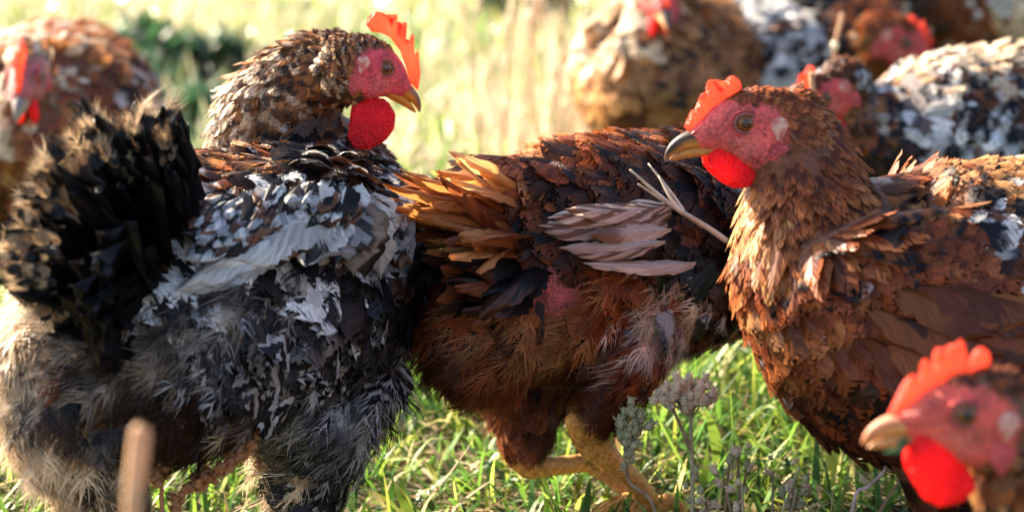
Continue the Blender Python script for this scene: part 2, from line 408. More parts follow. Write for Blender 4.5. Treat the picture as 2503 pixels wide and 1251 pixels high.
def slab_from_outline(pts2, origin, ax, az, an, thick, rounds=2, bulge=None, sub=5):
    """closed outline in a plane (ax, az) -> a lens-thick solid with depth along an; finer towards the rim"""
    pts2 = np.asarray(pts2, float)
    P = np.concatenate([pts2, pts2[:1]])
    # even resample
    seg = np.linalg.norm(np.diff(P, axis=0), axis=1); cum = np.r_[0, np.cumsum(seg)]
    n = max(60, int(cum[-1] / 0.0009)); n = min(n, 240); t = np.linspace(0, cum[-1], n, endpoint=False)
    O = np.stack([np.interp(t, cum, P[:, k]) for k in (0, 1)], 1)
    for _ in range(rounds): O = 0.5 * O + 0.25 * (np.roll(O, 1, 0) + np.roll(O, -1, 0))
    bm = bmesh.new()
    vs = [bm.verts.new((p[0], p[1], 0)) for p in O]
    f = bm.faces.new(vs); bmesh.ops.triangulate(bm, faces=[f])
    # refine inside
    for _ in range(2):
        es = [e for e in bm.edges if not e.is_boundary and e.calc_length() > 0.0035]
        if es: bmesh.ops.subdivide_edges(bm, edges=es, cuts=1); bmesh.ops.triangulate(bm, faces=[q for q in bm.faces if len(q.verts) > 3])
    bm.verts.ensure_lookup_table()
    co = np.array([v.co[:2] for v in bm.verts]); fs = np.array([[v.index for v in q.verts] for q in bm.faces])
    bm.verts.index_update(); fs = np.array([[v.index for v in q.verts] for q in bm.faces])
    bnd = np.array([v.is_boundary for v in bm.verts]); bm.free()
    Oc = np.concatenate([O, 0.5 * (O + np.roll(O, -1, 0))])
    dist = np.min(np.linalg.norm(co[:, None] - Oc[None], axis=2), 1)
    md = max(dist.max(), 1e-5)
    h = thick * 0.5 * np.sqrt(np.clip(1 - (1 - np.minimum(1, dist / (bulge or md))) ** 2, 0, 1)) + 0.00015
    base = origin + co[:, :1] * ax + co[:, 1:2] * az
    V = np.concatenate([base + h[:, None] * an, base - h[:, None] * an]); k = len(co)
    F = [fs, fs[:, ::-1] + k]
    # rim
    cnt = {}
    for tri in fs:
        for a, b in ((tri[0], tri[1]), (tri[1], tri[2]), (tri[2], tri[0])):
            if (b, a) in cnt: del cnt[(b, a)]
            else: cnt[(a, b)] = 1
    rim = np.array([(b, a, a + k) for a, b in cnt] + [(b, a + k, b + k) for a, b in cnt])
    return V, np.concatenate([F[0], F[1], rim])

# ------------------------------------------------------------------ plumage colours (albedo; gold and cream also paint sunlit rims): base, second, pattern (0 tip, 1 lacing, 2 bars)
PAL = {
 'rust':   [((.22,.050,.014),(.31,.085,.026),0), ((.14,.031,.010),(.23,.056,.017),0), ((.27,.070,.019),(.37,.125,.042),1), ((.10,.022,.009),(.25,.066,.020),1)],
 'hackle': [((.13,.028,.008),(.34,.10,.028),1), ((.19,.043,.012),(.42,.15,.05),1), ((.09,.020,.008),(.26,.066,.018),1)],
 'rustdk': [((.085,.023,.009),(.15,.045,.015),0), ((.05,.015,.008),(.10,.030,.012),0), ((.03,.012,.008),(.13,.040,.014),1)],
 'rustlt': [((.32,.115,.034),(.46,.21,.085),0), ((.26,.09,.028),(.38,.16,.06),1)],
 'gold':   [((.40,.15,.035),(.56,.27,.09),0), ((.46,.19,.05),(.62,.33,.13),0)],
 'buff':   [((.30,.125,.038),(.40,.19,.07),0), ((.23,.088,.026),(.33,.15,.05),0), ((.34,.16,.058),(.44,.23,.10),1)],
 'cream':  [((.54,.38,.23),(.70,.56,.40),0), ((.46,.31,.18),(.64,.49,.34),0)],
 'white':  [((.66,.63,.60),(.76,.73,.70),0), ((.52,.48,.45),(.74,.70,.66),1)],
 'pinkwh': [((.54,.38,.31),(.66,.53,.46),0), ((.42,.26,.20),(.62,.48,.41),0.2)],
 'black':  [((.008,.008,.011),(.014,.013,.016),0), ((.010,.009,.011),(.022,.017,.016),0)],
 'brownbk':[((.026,.012,.009),(.055,.022,.011),0), ((.014,.009,.009),(.038,.017,.011),0), ((.010,.009,.010),(.10,.034,.013),.25)],
 'spot':   [((.28,.095,.028),(.010,.010,.013),0.1), ((.21,.064,.019),(.016,.012,.012),0.15), ((.33,.14,.05),(.016,.012,.013),0.1)],
 'whtip':  [((.012,.012,.016),(.66,.63,.60),.1), ((.13,.042,.018),(.62,.56,.52),.2), ((.02,.014,.015),(.58,.55,.52),1)],
 'bktip':  [((.62,.60,.58),(.010,.010,.016),0), ((.48,.41,.36),(.02,.016,.015),.15)],
 'bar':    [((.010,.010,.014),(.46,.43,.43),2), ((.012,.010,.011),(.30,.24,.20),2), ((.02,.014,.013),(.44,.42,.42),.3), ((.009,.009,.012),(.13,.11,.10),1), ((.010,.009,.012),(.03,.027,.03),0)],
 'greybr': [((.08,.058,.044),(.24,.18,.135),.1), ((.03,.024,.020),(.16,.115,.085),2), ((.15,.11,.085),(.30,.24,.19),.1)],
 'speck':  [((.33,.115,.028),(.045,.020,.011),.05), ((.20,.072,.024),(.46,.32,.21),.1), ((.42,.17,.05),(.055,.024,.013),.1), ((.06,.028,.015),(.44,.29,.17),.1), ((.33,.14,.05),(.10,.04,.018),.05)],
 'specklt':[((.42,.26,.14),(.60,.46,.32),0), ((.31,.145,.06),(.52,.38,.26),0), ((.44,.28,.16),(.08,.036,.018),.15)],
 'rustw':  [((.22,.050,.014),(.31,.085,.026),0), ((.14,.031,.010),(.23,.056,.017),0), ((.26,.080,.020),(.36,.14,.045),1), ((.18,.05,.014),(.30,.10,.03),0), ((.24,.08,.03),(.60,.46,.40),.2), ((.10,.026,.009),(.24,.075,.022),1)],
 'graywh': [((.36,.355,.37),(.60,.59,.60),0), ((.12,.12,.135),(.54,.53,.54),2), ((.55,.54,.54),(.10,.10,.125),.1)],
}
# ------------------------------------------------------------------ hens
HEAD_SECT = [(-3.4,-1.1,1.5,1.9),(-2.3,-.72,1.60,2.25),(-1.1,-.52,1.60,2.36),(0,-.45,1.44,2.16),(1.1,-.50,1.18,1.66),(2.0,-.66,.95,1.14),(2.8,-.72,.66,.62)]
COMB_STD = [(3.1,-.25),(3.35,.3),(3.2,1.0),(2.95,.8),(2.85,1.7),(2.5,2.5),(2.3,1.8),(1.9,2.7),(1.5,3.4),(1.3,2.6),(.9,3.3),(.35,4.0),(.2,3.0),(-.4,3.6),(-1.2,3.7),(-1.5,3.1),(-.9,2.4),(-.3,1.9),(.8,1.3),(2.0,.4)]
WATTLE_STD = [(1.7,-1.7),(1.9,-2.4),(1.75,-3.3),(1.2,-4.0),(.5,-4.1),(0,-3.5),(-.1,-2.6),(.3,-1.8)]

class Head:
    def __init__(s, eye, d, heading, pitch, scale, ys, roll=0.0):
        h, p = R(heading), R(pitch); s.k = scale * 0.01; s.ys = ys
        s.f = np.array([math.cos(p) * math.cos(h), math.cos(p) * math.sin(h), math.sin(p)])
        s.l = np.array([-math.sin(h), math.cos(h), 0.0]); s.u = np.cross(s.f, s.l)
        if roll:
            c, q = math.cos(R(roll)), math.sin(R(roll)); s.l, s.u = c * s.l + q * s.u, c * s.u - q * s.l
        s.o = at(eye[0], eye[1], d) - ys * 1.5 * s.k * s.l
    def w(s, x, y, z):
        x, y, z = (np.asarray(q, float)[..., None] for q in (x, y, z))
        return s.o + s.k * (x * s.f + y * s.l + z * s.u)
    def loc(s, P):
        q = (P - s.o) / s.k
        return np.stack([q @ s.f, q @ s.l, q @ s.u], -1)
    def px2(s, pts, y=0.0):
        """picture outline -> outline on the head's median plane (shifted by y), in head units"""
        out = []
        for a, b in pts:
            r = at(a, b, 1.0) - C0; o = s.o + s.l * s.k * y
            t = np.dot(o - C0, s.l) / np.dot(r, s.l)
            q = s.loc(C0 + t * r); out.append((q[0], q[2]))
        return np.array(out)

def bare_face(q):
    """0..1: how far a point in head units is inside the bare face"""
    x, y, z = q[..., 0], q[..., 1], q[..., 2]
    e = ((x - 0.75 + .25 * (z + .75)) / 2.75) ** 2 + ((z + 0.80) / 1.85) ** 2
    return np.clip(1.5 - e * 0.9, 0, 1) * (x < 3.6)

def build_head(root, hd, spec):
    k = hd.k
    # beak
    g = spec.get('gape', 0.0)
    def mand(name, secs, tone):
        secs = catmull(np.array(secs, float), 4)
        P = hd.w(secs[:, 0], 0 * secs[:, 0], secs[:, 1])
        V, F = loft(P, np.tile(hd.l, (len(P), 1)), secs[:, 2] * k, secs[:, 3] * k, 14)
        q = hd.loc(V); c = tone(q); me = new_mesh(name, V, [F], {'col': np.c_[c, np.ones(len(c))]})
        return link(name, me, M_BEAK, root)
    dark, lite = np.array(spec.get('beak_dark', (.10, .07, .06))), np.array(spec.get('beak_light', (.62, .27, .05)))
    def tone_u(q):
        mid = np.interp(q[:, 0], [2, 3.3, 4.5], [-.75, -1.0, -1.95])
        t = np.clip((q[:, 2] - mid + 0.20) / 0.4, 0, 1)[:, None]
        return dark * t + lite * (1 - t)
    up = mand('upper_beak', [(1.7,-.95,.80,.62),(2.5,-.86,.66,.56),(3.2,-.98,.48,.48),(3.8,-1.24,.31,.36),(4.2,-1.58,.18,.22),(4.42,-1.92,.05,.07)], tone_u)
    lo = mand('lower_beak', [(1.2,-1.5,.74,.36),(2.2,-1.55 - g * .3,.56,.36),(3.1,-1.62 - g * .7,.40,.30),(3.8,-1.80 - g,.22,.18),(4.15,-1.92 - g * 1.1,.07,.06)], lambda q: np.tile(lite * 0.85, (len(q), 1)))
    for sgn in (-1, 1):
        V, F = ellipsoid(hd.w(2.72, sgn * .50, -.48), (hd.f * k * .26, hd.l * k * .1, hd.u * k * .13), 10, 6)
        link('nostril', new_mesh('nostril', V, [F]), M_LOBE, root)
    # comb
    out = hd.px2(spec['comb_px']) if 'comb_px' in spec else np.array(COMB_STD) * np.array(spec.get('comb_k', (1, 1)))
    V, F = slab_from_outline(out * k, hd.o, hd.f, hd.u, hd.l, spec.get('comb_t', .55) * k, rounds=1)
    tilt = spec.get('comb_tilt', 0.0)
    q = hd.loc(V); zz = np.maximum(0, q[:, 2] - 1.0)
    V = V + (hd.l * k) * (tilt * zz + 0.10 * np.sin(q[:, 0] * 2.3 + 1) * zz)[:, None]
    link('comb', new_mesh('comb', V, [F]), M_COMB, root)
    # wattles
    for sgn in (hd.ys, -hd.ys):
        wo = hd.px2(spec['wattle_px'], sgn * .6) if 'wattle_px' in spec and sgn == hd.ys else (hd.px2(spec['wattle_px'], hd.ys * .6) + (.12, .1) if 'wattle_px' in spec else np.array(WATTLE_STD))
        V, F = slab_from_outline(wo * k, hd.o + hd.l * k * sgn * spec.get('wattle_y', .62), hd.f, hd.u, hd.l, .62 * k, rounds=3)
        link('wattle', new_mesh('wattle', V, [F]), M_WATTLE, root)
    # eyes, lids, earlobes
    for sgn in (1, -1):
        V, F = ellipsoid(hd.w(0, sgn * 1.05, 0), (hd.f * k * .6, hd.l * k * .6, hd.u * k * .6), 20, 12)
        e = link('eye', new_mesh('eye', V, [F]), M_IRIS, root)
        V, F = ellipsoid(hd.w(0.02, sgn * 1.61, 0), (hd.f * k * .25, hd.l * k * .06, hd.u * k * .25), 18, 8)
        link('pupil', new_mesh('pupil', V, [F]), M_PUPIL, e)
        for rr, tt, yy, mt in ((.60, .10, 1.42, M_LID), (.80, .10, 1.33, M_LOBE)):
            a = np.linspace(0, 2 * np.pi, 25)
            P = hd.w(rr * 1.06 * np.cos(a), np.full(25, sgn * yy) - sgn * .10 * np.abs(np.cos(a)), rr * .92 * np.sin(a))
            V, F = loft(P, np.tile(hd.l, (25, 1)), np.full(25, tt * k), np.full(25, tt * k), 8, cap=False)
            link('eyelid', new_mesh('eyelid', V, [F]), mt, e)
        for (x, z, rx, rz, mt) in ((-1.85, -.40, .50, .74, M_EAR), (-1.75, -1.85, .66, .86, M_LOBE)):
            V, F = ellipsoid(hd.w(x, sgn * 1.42, z), (hd.f * k * rx, hd.l * k * .28, hd.u * k * rz), 16, 10)
            q_ = hd.loc(V); V = V + k * .10 * (np.sin(q_[:, 2:] * 4 + q_[:, :1] * 3) * hd.f + np.sin(q_[:, :1] * 5 + 1) * hd.u) + (rng.normal(0, .03, (len(V), 1)) * k) * hd.l
            link('earlobe', new_mesh('earlobe', V, [F]), mt, root)

def hint_lookup(hints, xy, sig):
    hx = np.array([[h[0], h[1]] for h in hints], float)
    d2 = ((xy[:, None, :] - hx[None]) ** 2).sum(2)
    w = np.exp(-0.5 * (d2 - d2.min(1, keepdims=True)) / sig ** 2)
    w /= w.sum(1, keepdims=True)
    ang = np.radians([h[2] for h in hints])
    dv = np.stack([w @ np.cos(ang), w @ np.sin(ang)], -1)
    Ls = w @ np.array([h[3] for h in hints]); wr = w @ np.array([h[4] for h in hints])
    w2 = w ** 1.6; w2 /= w2.sum(1, keepdims=True)
    cum = np.cumsum(w2, 1); pick = (rng.random((len(xy), 1)) > cum).sum(1).clip(0, len(hints) - 1)
    return dv, Ls, wr, pick

root_surf = {}
def hen(name, label, sp):
    """sp: spine sections (px, py, distance, half width cm, half height cm, heading), head, hints for the lie and colours of the plumage"""
    secs = np.array(sp['spine'], float)
    pts = np.array([at(*s[:3]) for s in secs])
    k = 6
    A = catmull(np.c_[pts, secs[:, 3:6]], k)
    P = A[:, :3]; th = np.radians(A[:, 5])
    lat = np.stack([-np.sin(th), np.cos(th), 0 * th], 1)
    parts = [loft(P, lat, A[:, 3] * .01, A[:, 4] * .01, 26)]
    T, Lf, Df = loft_frames(P, lat)
    hd = None; MESS[0] = sp.get('mess', .2)
    if 'head' in sp:
        hs = sp['head']; hd = Head(hs['eye'], hs['d'], hs['heading'], hs['pitch'], hs['scale'], hs['ys'], hs.get('roll', 0))
        q = catmull(np.array(HEAD_SECT), 4)
        parts.append(loft(hd.w(q[:, 0], 0 * q[:, 0], q[:, 1]), np.tile(hd.l, (len(q), 1)), q[:, 2] * hd.k, q[:, 3] * hd.k, 22))
        # throat between the last neck section and the head
        c = hd.w(-1.8, 0, -1.6); parts.append(tube([P[-1], c, hd.w(.2, 0, -1.5)], [A[-1, 3] * .01, 1.7 * hd.k, 1.2 * hd.k], 14))
    for tb in sp.get('limbs', []):
        pp = [at(*t[:3]) if len(t) == 4 else np.array(t[1:4]) for t in tb]
        parts.append(tube(pp, [t[-1] * .01 for t in tb], 14))
    for (cx, cy, d, ra, rb, rc, ang) in sp.get('lumps', []):
        a = R(ang); ax = math.cos(a) * RIGHT + math.sin(a) * UP; bx = -math.sin(a) * RIGHT + math.cos(a) * UP
        parts.append(ellipsoid(at(cx, cy, d), (ax * ra * .01, bx * rb * .01, FWD * rc * .01)))
    V, F = merge(parts)
    me, co, no, tr = remesh(V, F, sp.get('voxel', .003), sp.get('smooth', 5))
    me.name = 'body'
    g = at(*sp['foot']) if 'foot' in sp else pts.mean(0)
    root = thing(name, label, 'hen', (g[0], g[1], 0.0), 'hens of the free ranging flock')
    under = np.array(sp.get('under', (.10, .04, .02)))
    skin = np.tile(under, (len(co), 1))
    if hd is not None:
        q = hd.loc(co); un = np.array(sp.get('under_neck', (.13,.055,.025))); wn_ = np.exp(-np.maximum(0, np.linalg.norm(q, axis=1) - 4) / 2)[:, None]; skin = skin * (1 - wn_) + un * wn_
        b = bare_face(q)[:, None]; b = np.clip((b - .22 + .10 * np.sin(q[:, :1] * 9 + q[:, 2:] * 7)) * 5, 0, 1)
        pale = np.clip(np.exp(-((q[:, 0] - .2) ** 2 + (q[:, 2] + 1.2) ** 2) / .8), 0, 1)[:, None] * .35
        red = np.array(sp['head'].get('face', (.48, .055, .055))); face = red * (1 - pale) + np.array((.50, .22, .17)) * pale
        skin = skin * (1 - b) + face * b
    xy, dep = to_px(co)
    for (x, y, r) in sp.get('bare', []):
        b = np.clip(1.6 - np.hypot(xy[:, 0] - x, xy[:, 1] - y) / r, 0, 1)[:, None] * (no @ FWD < .2)[:, None]
        skin = skin * (1 - b) + np.array((.42, .10, .095)) * b
    a = me.attributes.new('skin', 'FLOAT_COLOR', 'POINT'); a.data.foreach_set('color', np.c_[skin, np.ones(len(skin))].astype(np.float32).ravel())
    me.materials.clear(); link('body', me, M_SKIN, root)
    # --- sample the plumage
    v0, v1, v2 = co[tr[:, 0]], co[tr[:, 1]], co[tr[:, 2]]
    ar = 0.5 * np.linalg.norm(np.cross(v1 - v0, v2 - v0), axis=1); area = ar.sum()
    n0 = int(area * 1e4 * sp.get('dens', 26))
    ti = rng.choice(len(tr), n0, p=ar / area); b1 = np.sqrt(rng.random((n0, 1))); b2 = rng.random((n0, 1))
    p = v0[ti] * (1 - b1) + v1[ti] * b1 * (1 - b2) + v2[ti] * b1 * b2
    n = nrm(no[tr[ti, 0]] * (1 - b1) + no[tr[ti, 1]] * b1 * (1 - b2) + no[tr[ti, 2]] * b1 * b2)
    xy, dep = to_px(p)
    hints = sp['hints']; sig = sp.get('sigma', 70)
    dv, Ls, wr, pick = hint_lookup(hints, xy, sig)
    scale = np.ones(n0)
    keep = np.ones(n0, bool)
    if hd is not None:
        q = hd.loc(p); bf = bare_face(q)
        near = np.exp(-np.maximum(0, np.linalg.norm(q - (.2, 0, -.4), axis=1) - 2.1) / 1.1)
        Ls = Ls * (1 - near) + np.minimum(Ls, .80 * hd.k * 100) * near
        brist = (bf >= .30) & (rng.random(n0) < .012) & (q[:, 0] < 0); Ls = np.where(brist, .22, Ls)
        keep &= (bf < .30 + .12 * rng.random(n0)) | brist
        keep &= ~((q[:, 0] > 1.9) & (np.abs(q[:, 1]) < 2.2) & (np.abs(q[:, 2] + .6) < 2) & (q[:, 0] < 5))
    for (x, y, r) in sp.get('bare', []):
        dd = np.hypot(xy[:, 0] - x, xy[:, 1] - y) / r
        keep &= ~((dd < .75 + .4 * rng.random(n0)) & (n @ FWD < .2))
    # thin to an even cover: spacing follows the feather's size; the far side needs fewer
    back = np.clip((n @ FWD) * 3, 0, 1)
    spac = np.clip(Ls * np.sqrt(np.maximum(wr, .16)) * .01 * sp.get('gap', .27) * (1 + .8 * back), .0016, .02)
    cell = {}; ok = np.zeros(n0, bool)
    pl, sl = p.tolist(), spac.tolist(); kk = keep.tolist(); cs = 0.012
    for i in range(n0):
        if not kk[i]: continue
        x, y, z = pl[i]; s2 = sl[i] * sl[i]; ci, cj, ck = int(x // cs), int(y // cs), int(z // cs); good = True
        for a_ in (-1, 0, 1):
            for b_ in (-1, 0, 1):
                for c_ in (-1, 0, 1):
                    for (X, Y, Z) in cell.get((ci + a_, cj + b_, ck + c_), ()):
                        if (X - x) ** 2 + (Y - y) ** 2 + (Z - z) ** 2 < s2: good = False; break
                    if not good: break
                if not good: break
            if not good: break
        if good: cell.setdefault((ci, cj, ck), []).append((x, y, z)); ok[i] = True
    sidx = np.nonzero(ok)[0]
    p, n, xy, dv, Ls, wr, pick = p[sidx], n[sidx], xy[sidx], dv[sidx], Ls[sidx], wr[sidx], pick[sidx]
    m = len(p)
    # lie of the feather: the hint's direction on the surface, plus a share of 'away from the head'
    near = np.argmin(((p[:, None, ::1] - P[None]) ** 2).sum(2) / (A[:, 3][None] ** 2), 1)
    dw = dv[:, :1] * RIGHT + dv[:, 1:] * UP - 0.30 * T[near]
    dt = dw - n * np.sum(dw * n, 1, keepdims=True)
    d = nrm(dt + rng.normal(0, MESS[0] * .6, (m, 3)))
    d = nrm(d - n * np.sum(d * n, 1, keepdims=True))
    kinds = np.array([h[5] for h in hints])[pick]
    if sp.get('coarse'): kinds = np.where(kinds == 2, 4, 3)
    ca, cb, pat = np.zeros((m, 3)), np.zeros((m, 3)), np.zeros(m)
    for i in range(m):
        opt = PAL[hints[pick[i]][6]]; o = opt[rng.integers(len(opt))]
        ca[i], cb[i], pat[i] = o
    j = np.exp(rng.normal(0, .16, (m, 1))); ca = ca * j; cb = cb * j
    L = Ls * .01 * np.exp(rng.normal(0, .14, m))
    lift = np.where(np.isin(kinds, (2, 4)), rng.normal(.30, .18, m), rng.normal(.17, .09, m)) * sp.get('lift', 1.0)
    curv = np.where(np.isin(kinds, (2, 4)), rng.normal(.22, .13, m), .45 * L / (2 * np.maximum(.02, A[near, 3] * .01)) + rng.normal(.03, .035, m))
    wrr = wr * np.exp(rng.normal(0, .12, m)) * np.where(np.isin(kinds, (2, 4)), 1.25, 1.0)
    hk_ = kinds == 1; L = np.where(hk_, L * 1.4, L); wrr = np.where(hk_, wrr * .68, wrr)
    p = p - n * np.minimum(.0012, .05 * L)[:, None]
    zone = np.zeros(m, int)                     # 0 plumage, 1 neck hackle, 2 wing
    nk = near >= k * sp.get('neck_from', len(secs) - 4); zone[nk] = 1; curv = np.where(nk, curv * .25, curv)
    if 'wing' in sp:
        poly = np.array(sp['wing'], float); ins = np.zeros(m, bool); jn = len(poly) - 1
        for i in range(len(poly)):
            xi, yi = poly[i]; xj, yj = poly[jn]
            c = ((yi > xy[:, 1]) != (yj > xy[:, 1])) & (xy[:, 0] < (xj - xi) * (xy[:, 1] - yi) / (yj - yi + 1e-9) + xi)
            ins ^= c; jn = i
        zone[ins & (n @ FWD < .1)] = 2
    rnd = rng.random(m)
    wing = None
    for z, nm in ((0, 'plumage'), (1, 'neck_hackle'), (2, 'wing')):
        ch = []
        for kd in np.unique(kinds):
            s = np.nonzero((kinds == kd) & (zone == z))[0]
            if len(s): ch += place_feathers(int(kd), p[s], d[s], n[s], L[s], wrr[s], lift[s], curv[s], ca[s], cb[s], pat[s], rnd[s])
        o = feathers_object(nm, ch, M_FEATHER, root)
        if o is not None and z < 2: o['kind'] = 'stuff'
        if z == 2: wing = o
    if hd is not None: build_head(root, hd, sp['head'])
    sxy, sdp = to_px(co)
    def surf(x, y, lift=0.004):
        q = np.hypot(sxy[:, 0] - x, sxy[:, 1] - y); r = max(14.0, q.min() + 10)
        s_ = np.nonzero(q < r)[0]; return at(x, y, sdp[s_].min() - lift)
    root_surf[root.name] = surf
    print(name, 'feathers', m, 'verts', len(co))
    return root, wing, hd

# ------------------------------------------------------------------ ground and sky-side surroundings
def ground():
    n = 90
    gx = np.sign(np.linspace(-1, 1, n)) * np.abs(np.linspace(-1, 1, n)) ** 3 * 200; gy = np.linspace(0, 1, n) ** 3 * 300 - 2
    X, Y = np.meshgrid(gx, gy); Z = np.zeros_like(X)
    V = np.stack([X, Y, Z], -1).reshape(-1, 3); i = np.arange(n - 1)[:, None] * n + np.arange(n - 1)[None]
    F = np.stack([i, i + 1, i + n + 1, i + n], -1).reshape(-1, 4)
    m = noise_mat('soil_and_thatch', (.055, .045, .022), (.13, .11, .055), 22, .9, .1, .8, 0, .01)
    o = link('ground', new_mesh('ground', V, [F]), m); o['kind'] = 'structure'
ground()

# ------------------------------------------------------------------ leg parts
def shank(root, pts, rad, toes, rt=.0042):
    """scaly shank with toes and claws; points in the place"""
    V, F = tube(pts, rad, 12)
    lg = link('leg', new_mesh('leg', V, [F]), M_LEG, root)
    ankle = np.array(pts[-1])
    for tp in toes:
        tp = [np.array(q) for q in tp]
        V, F = tube([ankle] + tp, [rt * 1.5] + [rt * (1.15 - .25 * i / len(tp)) for i in range(len(tp))], 9)
        t = link('toe', new_mesh('toe', V, [F]), M_LEG, lg)
        e = tp[-1]; dd = nrm(e - (tp[-2] if len(tp) > 1 else ankle))
        V, F = tube([e - dd * .002, e + dd * .006, e + dd * .013 + np.array((0, 0, -.004))], [rt * .8, rt * .6, rt * .12], 8)
        link('claw', new_mesh('claw', V, [F]), M_CLAW, root if False else lg)
def foot_toes(a, heading, ln=.05, z=.005):
    h = R(heading); out = []
    for da, l in ((0, 1.0), (32, .85), (-32, .85), (172, .45)):
        c = np.array([math.cos(h + R(da)), math.sin(h + R(da)), 0])
        out.append([a + c * ln * l * .5 + np.array((0, 0, .006)), np.array([*(a + c * ln * l)[:2], z])])
    return out

